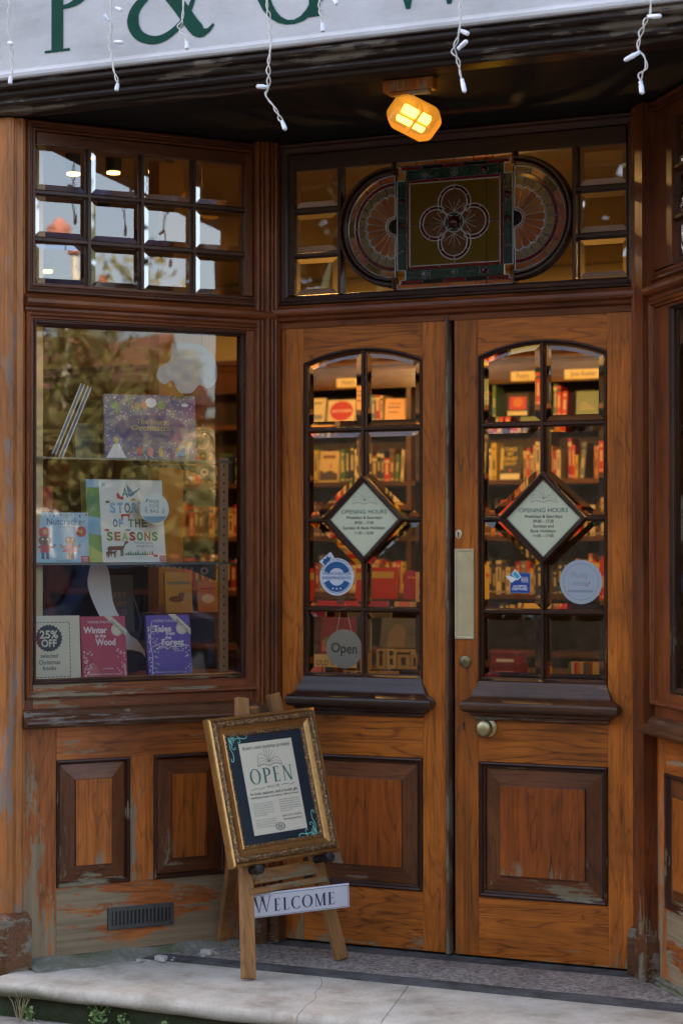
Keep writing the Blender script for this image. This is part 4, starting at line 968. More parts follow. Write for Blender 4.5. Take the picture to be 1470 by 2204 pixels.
for pts, bulbs, lab in STR:
    x0, z0 = pts[0]; t = thing('icicle_light', lab, 'string light', (x0, -.93, z0), group='icicle light strands hanging from the fascia')
    L_ = smooth_path([(x0, 3.25)] + pts, 8); mb = MB(); ph = random.random() * 6
    for s_ in (0, pi):
        P_ = []
        dist = 0
        for i, (x, z) in enumerate(L_):
            if i: dist += math.hypot(x - L_[i - 1][0], z - L_[i - 1][1])
            a = ph + dist * 95 + s_; rr = .0060 * (.6 + .4 * sin(dist * 40)); P_.append((x - x0 + rr * cos(a), rr * sin(a), z - z0))
        mb.tube(P_, .0018, 5)
    mb.build('cable', WIRE, t)
    for (ax, az), (bx, bz) in bulbs:
        a = Vector((ax - x0, 0, az - z0)); b = Vector((bx - x0, -.006, bz - z0)); mb = MB()
        mb.tube([a, a.lerp(b, .30), a.lerp(b, .34), a.lerp(b, .9), b], [.0056, .0056, .0070, .0066, .0024], 9); mb.build('bulb', BULB, t, smooth=True)

# ================================================================== the left window display
def disp(u, y, z, rz=0.0, lean=0.0): return Matrix.Translation(splay(u, y, z)) @ Matrix.Rotation(SP + R(rz), 4, 'Z') @ Matrix.Rotation(R(-lean), 4, 'X')
CLOTH = plain('maroon_cloth', (.065, .006, .016), .95, 0, .35, 90)
mb = MB(); mb.prismz([spf(-1.0, .055), spf(-.02, .055), spf(-.02, .50), spf(-1.0, .50)], 0.0, .900); tag(mb.build('display_plinth', WSHELF, None), 'dark wooden display platform behind the window base, under the maroon cloth', 'display stand')
t = thing('display_cloth', 'maroon cloth with a white rope trim under the window books', 'cloth')
mb = MB(); n = 24; b = 0
for i in range(n + 1):
    u = -.90 + .88 * i / n
    for j in range(6): mb.v.append(splay(u, .032 + .09 * j, .906 + .0025 * sin(i * 1.1 + j * 2) + (.004 * sin(i * .6) if j == 0 else 0)))
for i in range(n):
    for j in range(5): mb.f.append([i * 6 + j, i * 6 + j + 1, (i + 1) * 6 + j + 1, (i + 1) * 6 + j]); mb.m.append(0)
mb.build('fabric', CLOTH, t, smooth=True)
mb = MB(); mb.tube([splay(-.90 + .88 * i / 60, .030 + .002 * sin(i * 1.7), .912 + .003 * sin(i * .35) + .0015 * sin(i * 2.1)) for i in range(61)], .0035, 6); mb.build('rope_trim', plain('white_rope', (.42, .42, .46), .9, 0, .3, 150), t)
for z, lab in ((1.6405, 'upper glass shelf in the left window under the purple picture book'), (1.2905, 'lower glass shelf in the left window under the seasons book')):
    t = thing('glass_shelf', lab, 'shelf', mat=disp(0, 0, z), group='glass shelves in the left window')
    mb = MB(); mb.box(-.90, -.125, .065, .285, 0, .0065); mb.build('glass', GSHELF, t)
    mb = MB(); mb.box(-.90, -.125, .0640, .0648, .0003, .0062); mb.build('polished_edge', plain('glass_edge_green', (.06, .09, .08), .25), t)
    mb = MB(); mb.prism([(-.41, -.002), (-.41, -.007), (-.25, -.013), (-.19, -.022), (-.15, -.038), (-.115, -.052), (-.095, -.062), (-.088, -.055), (-.088, -.002)], .288, .292, 0)
    for i in range(9): mb.prism(ellipse(-.36 + .022 * i, -.008 - .0006 * i * i * .25, .006, .0022 + .0002 * i, 8), .2865, .288, 1)
    for k in range(8): a = 2 * pi * k / 8; mb.prism(ellipse(-.135 + .012 * cos(a), -.026 + .010 * sin(a), .005, .004, 8), .2865, .288, 1)
    mb.build('bracket', [plain('bracket_grey', (.07, .075, .08), .5, .5), plain('bracket_relief', (.42, .42, .40), .5)], t)
t = thing('shelf_upright', 'grey slotted metal upright holding the glass shelves', 'upright', mat=disp(0, 0, 0))
mb = MB(); mb.box(-.071, -.038, .295, .310, .905, 1.668); mb.build('channel', plain('upright_grey', (.36, .38, .39), .6, .1), t)
mb = MB()
for i in range(24): mb.prism(ellipse(-.0545, .925 + .031 * i, .0035, .0045, 8), .2944, .2952)
mb.build('slots', BLACK, t)

def colour(name, c, rough=.5): return plain(name, c, rough, 0, .05, 15)
def book(name, label, mat, w, h, d, cov, group=None, spine=None, cat='book', corner=0.0):
    t = thing(name, label, cat, mat=mat, group=group); mb = MB(); o = .003
    if corner: pl = [(x + (w / 2 - corner) * sx, z + 0) for x, z, sx in ()]
    mb.box(-w / 2, w / 2, 0, .0025, 0, h, 0); mb.box(-w / 2, w / 2, d - .0025, d, 0, h, 0); mb.box(-w / 2, -w / 2 + .0025, .0025, d - .0025, 0, h, 1)
    mb.build('cover', [cov, spine or cov], t, bevel=.0008)
    mb = MB(); mb.box(-w / 2 + .0026, w / 2 - o, .0026, d - .0026, o, h - o); mb.build('pages', PAGES, t)
    return t
GOLDP = colour('gold_print', (.50, .36, .06)); REDP = colour('red_print', (.45, .03, .03)); BROWNP = colour('brown_print', (.16, .06, .025)); LEAFP = colour('leaf_green_print', (.13, .30, .06)); TEALP = colour('teal_print', (.04, .20, .22))
SKYP = colour('sky_blue_print', (.22, .42, .56)); PURP = colour('purple_print', (.07, .035, .14)); ORGP = colour('orange_print', (.50, .16, .03)); PNKP = colour('rose_print', (.55, .16, .20)); LIMEP = colour('lime_print', (.35, .45, .08)); FLESH = colour('tan_print', (.45, .22, .10)); BLKP = colour('black_print', (.02, .02, .025))
def starry():
    t_ = NT('starry_purple_cover'); tc = t_.n('TexCoord'); v = t_.n('TexVoronoi', {'Vector': tc.outputs['Object'], 'Scale': 105.0}); v2 = t_.n('TexVoronoi', {'Vector': tc.outputs['Object'], 'Scale': 38.0})
    sep = t_.n('SeparateColor', {0: v.outputs['Color']})
    k = t_.n('MapRange', {0: v.outputs[0], 1: .30, 2: .20}); s2 = t_.math('GREATER_THAN', sep.outputs[0], .25)
    c = t_.mix(t_.math('MULTIPLY', k, s2), (.075, .045, .13), (.55, .50, .60))
    v3 = t_.n('SeparateColor', {0: v2.outputs['Color']}); c = t_.mix(t_.math('MULTIPLY', t_.n('MapRange', {0: v2.outputs[0], 1: .28, 2: .18}), t_.math('GREATER_THAN', v3.outputs[1], .6)), c, (.40, .22, .22))
    return t_.finish(Base_Color=c, Roughness=.4)
t = book('picture_book', 'large purple landscape picture book with starry cover on the upper glass shelf', disp(-.404, .135, 1.648, -6, 5), .326, .223, .02, starry(), 'display books in the left window', colour('dark_purple_spine', (.05, .03, .09)))
mb = MB(); y = -.0008
mb.flat(ellipse(.002, .106, .128, .049, 36), y, 0)
mb.text('The Story', .004, .122, y - .0006, .026, 1, width=.108, bold=.006, shear=.12); mb.text('Orchestra', .002, .100, y - .0006, .027, 1, width=.142, bold=.006, shear=.12); mb.text('A MIDSUMMER', .002, .083, y - .0006, .016, 2, width=.112); mb.text("NIGHT'S DREAM", .002, .066, y - .0006, .016, 2, width=.125)
mb.flat(ellipse(.004, .196, .020, .017, 20), y, 3)
for x, z, w, h, m in ((-.045, .183, .008, .016, 1), (-.020, .186, .010, .015, 6), (.040, .186, .016, .014, 5), (-.040, .030, .010, .018, 6), (-.002, .026, .011, .018, 7), (.035, .026, .008, .017, 1), (-.125, .185, .013, .012, 5), (-.118, .168, .006, .014, 5), (.125, .190, .013, .006, 3), (.108, .022, .016, .008, 8), (.098, .034, .008, .012, 1)): mb.flat(ellipse(x, z, w, h, 12), y - .0002 * (m % 3), m)
mb.flat([(-.158, .004), (-.088, .004), (-.104, .038), (-.110, .052), (-.132, .052), (-.138, .038)], y, 3); mb.flat(ellipse(-.121, .062, .008, .011, 12), y - .0003, 1); mb.flat([(-.148, .074), (-.130, .058), (-.140, .044)], y, 9); mb.flat([(-.094, .074), (-.112, .058), (-.102, .044)], y, 9)
for a in range(-3, 4): mb.stroke([(.130, .008), (.130 + a * .002, .045), (.130 + a * .010, .072 - abs(a) * .003)], .004 if abs(a) < 1 else .0022, y, 1)
mb.stroke([(.130, .004), (.130, .050)], .012, y, 1, False)
for a in range(7): mb.stroke([(-.09 + a * .008, .222), (-.085 + a * .004, .20), (-.088 + a * .013, .172 + .006 * (a % 3))], .0014, y, 1)
mb.build('cover_print', [PURP, GOLDP, colour('lilac_print', (.16, .12, .22)), WHITEP, TEALP, LEAFP, REDP, PNKP, SKYP, colour('violet_print', (.18, .16, .40))], t, recalc=False)

t = book('nature_book', 'tall white nature book with green landscape spine on the lower glass shelf', disp(-.487, .135, 1.298, 3, 7), .285, .283, .045, colour('white_cover', (.70, .71, .66)), 'display books in the left window', colour('meadow_spine', (.13, .24, .08)))
mb = MB(); y = -.0006
mb.flat(rect(-.1425, -.095, 0, .283), y, 5); mb.flat([(-.1425, .10), (-.095, .09), (-.095, .15), (-.1425, .16)], y - .0002, 8); mb.flat([(-.1425, .0), (-.095, .0), (-.095, .03), (-.1425, .06)], y - .0002, 6); mb.flat([(-.1425, .19), (-.095, .17), (-.095, .225), (-.118, .245), (-.1425, .235)], y - .0003, 7); mb.flat(rect(-.1425, -.095, .255, .283), y - .0002, 8)
for a in range(-2, 3): mb.stroke([(-.122, .165), (-.122 + a * .004, .20), (-.122 + a * .010, .235)], .0014, y - .0005, 2)
def word(s, x0, x1, z, h, mats):
    for i, ch in enumerate(s):
        xx = x0 + (x1 - x0) * (i + .5) / len(s); mb.text(ch, xx, z, y, h * 1.42, mats[i % len(mats)], width=(x1 - x0) / len(s) * .82, bold=.045)
mb.text('A', .000, .222, y, .046, 2, width=.026, bold=.03); word('STORY', -.062, .075, .170, .033, [8, 8, 9, 8, 9]); word('OF', -.052, -.010, .121, .026, [9, 8]); word('THE', .004, .080, .121, .026, [2, 2, 9]); word('SEASONS', -.078, .118, .075, .028, [7, 10, 6, 3, 7, 10, 5])
mb.text('Discover nature', .060, .063, y, .012, 11, width=.066); mb.text('through the year', .066, .052, y, .012, 11, width=.066)
def beast(x, z, k, m):
    mb.flat([(x + a * k, z + b * k) for a, b in ((-.5, .30), (.35, .34), (.5, .62), (.66, .70), (.62, .80), (.46, .78), (.40, .58), (.28, .54), (-.45, .52), (-.56, .42))], y - .0003, m)
    for q in (-.46, -.34, .22, .32): mb.flat([(x + (q - .03) * k, z), (x + (q + .03) * k, z), (x + (q + .04) * k, z + .34 * k), (x + (q - .05) * k, z + .34 * k)], y - .0003, m)
beast(-.040, .020, .066, 4); beast(-.060, .016, .040, 4); beast(.000, .146, .036, 3)
mb.flat([(-.030, .218), (-.008, .214), (-.004, .222), (-.018, .226), (-.024, .238), (-.032, .234)], y - .0003, 3); mb.flat([(.006, .232), (.040, .246), (.060, .256), (.034, .232), (.020, .224)], y - .0003, 9); mb.flat([(.012, .236), (.006, .268), (.030, .244)], y - .0003, 9)
for x, z, m in ((-.066, .206, 4), (-.074, .110, 3), (.030, .215, 10), (.104, .022, 3), (.004, .110, 9)): mb.flat(ellipse(x, z, .010, .0045, 8), y - .0003, m)
for i in range(12): x = -.012 + i * .009; mb.flat([(x, .024), (x + .010, .024), (x + .005, .034 + .009 * ((i * 7) % 3) / 2)], y - .0002, 9 if i % 2 else 5)
mb.flat(rect(.118, .1405, .002, .022), y, 3); mb.text('NOSY', .129, .013, y - .0003, .009, 0, width=.018); mb.text('CROW', .129, .005, y - .0003, .009, 0, width=.018)
mb.flat([(-.086, .258), (-.072, .258), (-.072, .272), (-.086, .272)], y, 8)
mb.build('cover_print', [WHITEP, WHITEP, TEALP, REDP, BROWNP, LEAFP, LIMEP, colour('mid_green_print', (.10, .26, .05)), SKYP, colour('slate_blue_print', (.10, .20, .26)), ORGP, GREYINK], t, recalc=False)
b = thing('round_badge', 'round pale blue card badge offering a free tote bag, beside the seasons book', 'badge', mat=disp(-.408, .098, 1.480, -7, 5))
mb = MB(); mb.prism(ellipse(0, 0, .052, .052, 36), 0, .0012); mb.build('card', colour('pale_blue_card', (.56, .64, .66)), b)
mb = MB()
for s, z, w in (('FREE', .018, .034), ('TOTE', .002, .036), ('BAG', -.014, .030)): mb.text(s, 0, z, -.0006, .0175, 0, width=w, bold=.01)
mb.flat(arc_pts(0, 0, .050, .050, 212, 328, 16), -.0005, 1); mb.flat([(-.034, .020), (-.022, .026), (-.020, .034), (-.026, .032)], -.0006, 1)
mb.flat([(-.036, -.010), (-.030, .008), (-.026, .008), (-.024, -.018)], -.0006, 2); mb.flat([(.026, -.020), (.030, .004), (.034, .004), (.037, -.012)], -.0006, 2)
mb.build('printing', [TEALP, colour('river_blue_print', (.10, .26, .38)), colour('mist_print', (.36, .44, .44))], b, recalc=False)

t = book('board_book', 'light blue square board book at the left end of the lower glass shelf', disp(-.742, .10, 1.298, -5, 6), .196, .168, .022, colour('light_blue_cover', (.34, .52, .62)), 'display books in the left window')
mb = MB(); y = -.0006
mb.text('Nutcracker', .022, .127, y, .031, 0, width=.132); mb.text('Move a counting', .022, .117, y, .009, 1, width=.054)
def toy(x, k, body, head, hat, tutu):
    mb.flat(ellipse(x, .074 * 1, .022 * k, .017 * k, 16), y - .0002, head)
    mb.flat(rect(x - .016 * k, x + .016 * k, .034, .060), y - .0001, body)
    for s_ in (-1, 1): mb.flat(rect(x + s_ * .008 * k - .005, x + s_ * .008 * k + .005, .012, .034), y - .0001, 3 if not tutu else head); mb.stroke([(x + s_ * .015, .054), (x + s_ * .028, .050), (x + s_ * .034, .062)], .006, y - .0001, head, False); mb.flat(ellipse(x + s_ * .008, .078, .003, .004, 8), y - .0004, 6)
    if hat: mb.flat([(x - .018, .088), (x + .016, .088), (x + .018, .112), (x, .120), (x - .020, .112)], y - .0003, hat); mb.flat(ellipse(x, .102, .007, .009, 10), y - .0005, 5)
    if tutu: mb.flat([(x - .030, .036), (x + .030, .036), (x + .014, .052), (x - .014, .052)], y - .0003, 4)
toy(-.052, 1, 2, 7, 2, False); toy(.034, .8, 4, 8, 0, True)
mb.flat(ellipse(.072, .104, .018, .018, 20), y, 2); mb.flat([(.064, .100), (.070, .100), (.076, .094), (.076, .114), (.070, .108), (.064, .108)], y - .0004, 5)
mb.flat(rect(.070, .098, 0, .022), y, 2); mb.text('NOSY', .084, .012, y - .0003, .009, 6, width=.020); mb.text('CROW', .084, .004, y - .0003, .009, 6, width=.020); mb.text('Marion Billet', .010, .004, y, .009, 1, width=.050)
for i in range(9): mb.flat(ellipse(-.085 + .022 * i, .160 - .004 * (i % 2), .003, .005, 8), y, (2, 5, 6, 0)[i % 4])
mb.build('cover_print', [colour('navy_print', (.03, .06, .16)), GREYINK, REDP, colour('denim_print', (.05, .09, .18)), PNKP, GOLDP, WHITEP, BROWNP, FLESH], t, recalc=False)

t = thing('offer_card', 'cream offer card with a dark scalloped seal at the foot of the left window', 'card', mat=disp(-.768, .075, .910, -6, 6))
mb = MB(); mb.box(-.088, .085, 0, .002, 0, .214); mb.build('card', CREAM, t)
mb = MB(); y = -.0006
mb.flat([(-.020 + (.046 if k % 2 else .042) * cos(2 * pi * k / 48), .140 + (.046 if k % 2 else .042) * sin(2 * pi * k / 48)) for k in range(48)], y, 0)
mb.text('25%', -.020, .140, y - .0004, .036, 1, width=.062, bold=.03); mb.text('OFF', -.020, .112, y - .0004, .034, 1, width=.052, bold=.03)
mb.text('selected', -.020, .076, y, .019, 0, width=.058, bold=.012); mb.text('Christmas', -.020, .054, y, .020, 0, width=.072, bold=.012); mb.text('books', -.020, .035, y, .020, 0, width=.044, bold=.012)
def dashes(a, b):
    L_ = math.hypot(b[0] - a[0], b[1] - a[1]); n = int(L_ / .012)
    for i in range(n): p = [(a[0] + (b[0] - a[0]) * (i + f) / n, a[1] + (b[1] - a[1]) * (i + f) / n) for f in (.2, .85)]; mb.stroke(p, .0024, y, 0, False)
dashes((-.080, .192), (.050, .192)); dashes((.050, .192), (.050, .012)); dashes((.050, .012), (-.080, .012))
mb.build('printing', [INKDARK, CREAM], t, recalc=False)

def classic(label, u, cov, title, deep, lean, frame):
    t = book('story_book', label, disp(u, .115, .909, -5, 9), .157, .210, .020, cov, 'display books in the left window'); mb = MB(); y = -.0006
    mb.text('WINNIE-THE-POOH', -.006, .186, y, .012, 0, width=.098)
    for s, x, z, h, w in title: mb.text(s, x, z, y, h, 0, width=w, bold=.034)
    mb.flat(ellipse(.048, .163, .0205, .0205, 24), y - .0003, 1); mb.rings(ellipse(.048, .163, .0165, .0165, 20), [(0, y - .0005), (.0010, y - .0005)], 2)
    rnd = random.Random(deep)
    for i in range(95):                                      # pale leaf and snow scatter round the edges
        if frame and i < 60: x, z = -.072 + rnd.random() ** 2 * .034, .01 + .16 * rnd.random()
        elif i < 40: x, z = -.070 + rnd.random() ** 2 * .03, .006 + .085 * rnd.random()
        elif i < 70: x, z = .072 - rnd.random() ** 2 * .03, .010 + .09 * rnd.random()
        else: x, z = rnd.uniform(-.07, .07), rnd.uniform(.02, .20)
        a = rnd.random() * 6; k = .0038 if i < 70 else .0014
        mb.flat([(x + k * cos(a), z + k * sin(a)), (x + k * .45 * cos(a + 1.6), z + k * .45 * sin(a + 1.6)), (x - k * cos(a), z - k * sin(a)), (x + k * .45 * cos(a - 1.6), z + k * .45 * sin(a - 1.6))], y - .00003 * (i % 9), 0)
    if frame:
        for pts in ([(-.066, .0), (-.060, .06), (-.066, .12), (-.058, .19)], [(-.060, .10), (-.03, .112), (.02, .100), (.06, .106)], [(-.062, .150), (-.04, .158), (-.02, .150)]): mb.stroke(pts, .0020, y, 0)
        for i in range(40): x = rnd.uniform(-.05, .07); z = .100 + rnd.uniform(-.008, .008); mb.flat(ellipse(x, z, .003, .0018, 6), y - .00003 * (i % 9), 0)
    mb.text('Jane Riordan', .012 if not frame else .036, .030 if not frame else .084, y, .009, 0, width=.036); mb.text('In the tradition of A. A. Milne & E. H. Shepard', -.002, .012, y, .0075, 0, width=.118)
    mb.build('cover_print', [colour('pale_foil_print', (.72, .62, .60)), colour('seal_foil', (.66, .56, .42)), GREYINK], t, recalc=False)
    tt = thing('corner_band', 'folded cream paper band across the corner of the %s book' % ('red' if not frame else 'violet'), 'paper band', mat=disp(u, .115, .909, -5, 9), group='signed copy paper bands')
    mb = MB(); mb.prism([(.0, .2125), (.026, .2125), (.0800, .162), (.0800, .140)], -.0022, -.0012); mb.build('band', CREAM, tt)
    mb = MB(); mb.text('Signed copy', .048, .171, -.0026, .014, 0, width=.062, shear=.25, ang=R(-43)); mb.build('printing', INKDARK, tt, recalc=False)
classic('crimson hardback story book with white lettering at the foot of the window', -.578, colour('crimson_cover', (.42, .010, .045)), [('Winter', -.028, .153, .030, .082), ('in the', -.010, .138, .017, .036), ('Wood', .006, .112, .031, .070)], 3, 9, False)
classic('violet hardback story book with white lettering at the foot of the window', -.340, colour('violet_cover', (.085, .035, .33)), [('Tales', -.022, .153, .030, .066), ('from', .006, .141, .017, .032), ('the', -.002, .127, .016, .022), ('Forest', .014, .107, .028, .080)], 5, 9, True)
PAPW = colour('white_paper', (.72, .73, .74), .8)
def cutout(name, label, mat, pts, d=.002, mm=None, cat='paper cut-out'):
    mb = MB(); mb.prism(smooth_path(pts + [pts[0]], 6)[:-1], 0, d); o = mb.build(name, mm or PAPW, None); o.matrix_world = mat; return tag(o, label, cat)
cutout('paper_swirl', 'tall white paper cut-out swirl behind the red story book', disp(-.485, .30, 1.13, 0, 0), [(-.075, .155), (-.040, .166), (-.010, .145), (.002, .075), (.012, .02), (.046, -.045), (.072, -.085), (.100, -.105), (.122, -.125), (.130, -.165), (.118, -.150), (.085, -.140), (.04, -.13), (-.005, -.075), (-.055, .01), (-.084, .09)])
cutout('paper_cloud', 'white paper cloud hanging near the top right of the left window', disp(-.29, .09, 1.965, 0, 0), [(-.105, -.005), (-.112, -.040), (-.085, -.062), (-.055, -.048), (-.030, -.085), (.015, -.088), (.045, -.060), (.080, -.070), (.110, -.040), (.105, .03), (.06, .075), (.0, .085), (-.055, .08), (-.062, .025)], .002, colour('grey_white_paper', (.42, .43, .45), .8))
BLUEEDGE = colour('blue_spine', (.05, .09, .22))
t = thing('leaning_books', 'pair of thin white hardbacks leaning on the upper glass shelf', 'books', mat=disp(-.735, .12, 1.6485, -20, 0) @ Matrix.Rotation(R(22), 4, 'Y'))
mb = MB()
for x in (-.032, -.008): mb.box(x, x + .003, 0, .16, 0, .255); mb.box(x + .011, x + .014, 0, .16, 0, .255)
mb.build('cover', WHITEP, t, bevel=.0006); mb = MB()
for x in (-.032, -.008): mb.box(x + .003, x + .011, .002, .158, .003, .252)
mb.build('pages', BLUEEDGE, t)
t = book('patterned_book', 'thin red patterned book leaning above the light blue board book', disp(-.79, .24, 1.472, -35, 8), .13, .085, .012, colour('patterned_red_cover', (.36, .05, .03)), 'display books in the left window')
t = book('detective_book', 'small dark green book standing behind the leaning white hardbacks', disp(-.585, .26, 1.6485, 0, 4), .09, .125, .02, colour('dark_green_cover', (.02, .045, .03)), 'display books in the left window')
mb = MB(); mb.text('POIROT', 0, .06, -.0006, .018, 0, width=.055); mb.build('cover_print', colour('pale_green_print', (.25, .32, .25)), t, recalc=False)
mb = MB(); mb.lathe_y(0, 0, [(.0005, -.02), (.02, -.017), (.031, -.004), (.033, .004), (.028, .016), (.0005, .021)], 20); o = mb.build('hanging_bauble', colour('black_gloss', (.012, .012, .014), .15), None, smooth=True); o.matrix_world = disp(-.046, .5, 1.742); tag(o, 'round black bauble hanging behind the upright in the left window', 'bauble')
mb = MB(); mb.tube([splay(-.046, .5, 1.775), splay(-.05, .5, 2.3), splay(-.046, .5, 3.0)], .0008, 4); mb.build('bauble_thread', BLACK, o).matrix_parent_inverse = o.matrix_world.inverted()
mb = MB(); mb.tube([splay(-.42, .28, 1.20), splay(-.40, .27, 1.14), splay(-.385, .27, 1.09), splay(-.40, .26, 1.03), splay(-.36, .25, .97), splay(-.33, .2, .915), splay(-.22, .22, .91)], .003, 6); tag(mb.build('power_cord', BLACK, None), 'thin black cord trailing down behind the red story book', 'cord')

# ================================================================== inside the shop
CREAMW = plain('ochre_wall_paint', (.55, .44, .24), .85, 0, .1, 4); CEILP = plain('cream_ceiling_paint', (.50, .40, .24), .9, 0, .08, 3)
FLOORW = wood('shop_floor_wood', (.12, .06, .025), (.05, .02, .01), 'X', 0, rough=.5)
mb = MB(); mb.box(-6.5, 3.5, .05, 5.6, -.06, -.012); mb.box(-6.5, -.66, -.58, .05, -.06, -.012); mb.box(.66, 3.5, -.58, .05, -.06, -.012); struct(mb.build('shop_floor', FLOORW))
mb = MB(); mb.box(-6.5, 3.5, -.58, 5.6, 3.06, 3.12); struct(mb.build('shop_ceiling', CEILP))
mb = MB(); mb.box(-6.5, 3.5, 5.45, 5.6, -.01, 3.055); struct(mb.build('shop_back_wall', CREAMW))
mb = MB(); mb.box(-6.6, -6.5, -.6, 5.6, -.01, 3.055); mb.box(3.5, 3.6, -.6, 5.6, -.01, 3.055); mb.box(-6.5, -2.42, -.62, -.56, -.01, 3.055); mb.box(2.42, 3.5, -.62, -.56, -.01, 3.055); mb.box(-2.42, -1.23, -.60, -.56, -.01, 3.055); mb.box(1.23, 2.42, -.60, -.56, -.01, 3.055); struct(mb.build('shop_side_wall', CREAMW))
SHV = [2.11, 1.74, 1.405, 1.06, .72]
bc = thing('bookcase', 'long dark wooden bookcase with a moulded cornice along the back of the shop', 'bookcase', (0, 5.0, 0))
mb = MB(); mb.box(-5.6, .6, .26, .29, 0, 2.5); mb.build('back_panel', colour('dark_back_panel', (.030, .014, .008), .7), bc)
for z in SHV + [.38]:
    mb = MB(); mb.box(-5.6, .6, 0, .26, z - .028, z); mb.build('shelf', WSHELF, bc)
for x in (-5.6, -4.85, -4.0, -3.15, -2.257, -1.40, -.55, .57):
    mb = MB(); mb.box(x - .015, x + .015, -.004, .255, 0.01, 2.31); mb.build('upright', WSHELF, bc)
mb = MB(); mb.box(-5.6, .6, -.012, .02, 2.31, 2.425); mb.build('header_board', WSHELF, bc)
mb = MB(); mb.prismx([(.02, 2.425), (-.02, 2.425), (-.025, 2.44), (-.05, 2.452), (-.055, 2.47), (-.09, 2.485), (-.095, 2.51), (.26, 2.51), (.26, 2.425)], -5.62, .62); mb.build('cornice', WSHELF, bc)
for x, s, w in ((-2.655, 'History', .085), (-1.150, 'Jane Austen', .155), (-1.52, 'Poetry', .08), (-.62, 'Drama', .09)):
    t = thing('shelf_label', 'cream shelf label reading %s on the bookcase header' % s, 'label', (x, 4.985, 2.350), group='cream shelf labels on the bookcase')
    hw = w / 2 + .035; mb = MB(); mb.box(-hw, hw, 0, .002, -.028, .028); mb.build('card', colour('label_cream', (.60, .46, .20)), t)
    mb = MB(); mb.text(s, 0, -.012, -.001, .046, 0, width=w); mb.build('lettering', INKDARK, t, recalc=False)
PAL = {'cream': (.50, .36, .17), 'white': (.58, .48, .30), 'red': (.48, .022, .015), 'crimson': (.30, .012, .025), 'black': (.018, .016, .015), 'orange': (.50, .17, .02), 'yellow': (.52, .36, .05), 'green': (.06, .12, .045), 'navy': (.02, .03, .07), 'brown': (.14, .06, .025), 'grey': (.16, .16, .15), 'teal': (.04, .14, .14)}
BM = {k: plain('book_cloth_' + k, v, .5, 0, .12, 60) for k, v in PAL.items()}
SPR = colour('spine_print_pale', (.55, .45, .25)); SPD = colour('spine_print_dark', (.05, .03, .02))
def spine_book(x, z, w, h, d, c, label, grp, lean=0.0, yy=5.03):
    mb = MB(); mb.box(0, w, 0, d, 0, h, 0); dark = c in ('black', 'navy', 'red', 'crimson', 'green', 'brown', 'teal', 'grey')
    if w > .016:
        zz = h * random.uniform(.25, .4); ll = h * random.uniform(.25, .45); mb.flat(rect(w * .32, w * .68, zz, zz + ll), -.0006, 1 if dark else 2)
        mb.flat(rect(w * .15, w * .85, h * .05, h * .09), -.0006, 1 if dark else 2)
        if random.random() < .5: mb.flat(rect(0, w, h * .80, h * .90), -.0005, random.choice([1, 2]))
        elif w > .022: mb.flat(ellipse(w / 2, h * .85, w * .26, w * .26, 10), -.0007, 1 if dark else 2)
        if random.random() < .5: mb.flat(rect(w * .38, w * .46, zz + ll + .006, min(zz + ll + h * .14, h * .78)), -.0006, 1 if dark else 2)
    o = mb.build('book', [BM[c], SPR, SPD], None); o.location = (x, yy, z); o.rotation_euler = (0, lean, 0)
    return tag(o, label, 'book', grp)
def ordn(n): return {1: '1st', 2: '2nd', 3: '3rd'}.get(n, '%dth' % n) if n % 100 not in (11, 12, 13) and n % 10 not in (1, 2, 3) or n < 4 else '%d%s' % (n, {1: 'st', 2: 'nd', 3: 'rd'}[n % 10] if n % 100 not in (11, 12, 13) else 'th')
ROWN = ['top', 'second', 'third', 'fourth', 'lowest']
def shelf_run(x0, x1, row, where, thick, seed):
    rnd = random.Random(seed); x = x0; n = 0; cols = list(PAL); wts = [6, 3, 6, 5, 8, 4, 3, 2, 3, 5, 2, 1]
    while x < x1 - .012:
        w = rnd.uniform(*thick); h = rnd.choice([rnd.uniform(.165, .205), rnd.uniform(.19, .24), rnd.uniform(.14, .2)]) * (.85 if row == 0 else 1); c = rnd.choices(cols, wts)[0]
        if x + w > x1: break
        n += 1; ln = 0
        if rnd.random() < .06: ln = rnd.uniform(.04, .10); x += h * sin(ln) * .3
        spine_book(x, SHV[row], w - .0012, h, rnd.uniform(.11, .15), c, '%s spine, %s from left, %s shelf %s' % (c, ordn(n), ROWN[row], where), 'books on the bookcase shelves', ln)
        x += w + (h * sin(ln) if ln else 0)
        if rnd.random() < .05: x += rnd.uniform(.02, .05)
LD, RD, LW = 'through the left door', 'through the right door', 'through the left window'
TH = (.018, .036)
shelf_run(-2.93, -2.86, 1, LD + ' at its left end', TH, 1); shelf_run(-2.73, -2.28, 1, LD, TH, 2)
shelf_run(-1.82, -1.68, 1, RD + ' left of the black cover', TH, 3); shelf_run(-1.535, -1.42, 1, RD + ' beside the black cover', TH, 4); shelf_run(-1.38, -.92, 1, RD, TH, 5)
shelf_run(-2.95, -2.28, 2, LD, TH, 6); shelf_run(-1.82, -1.42, 2, RD + ' on its left half', TH, 7); shelf_run(-1.38, -.92, 2, RD, TH, 8)
shelf_run(-2.90, -2.28, 3, LD, TH, 9); shelf_run(-1.76, -1.42, 3, RD + ' on its left half', TH, 10); shelf_run(-1.38, -.92, 3, RD, TH, 11)
shelf_run(-2.52, -2.42, 0, LD, TH, 12); shelf_run(-1.80, -1.68, 0, RD + ' at its left end', TH, 13); shelf_run(-1.345, -1.235, 0, RD, TH, 14)
shelf_run(-4.0 + .03, -3.2, 1, LW, (.022, .042), 15); shelf_run(-3.97, -3.2, 2, LW, (.022, .042), 16); shelf_run(-3.97, -3.2, 3, LW, (.022, .042), 17)
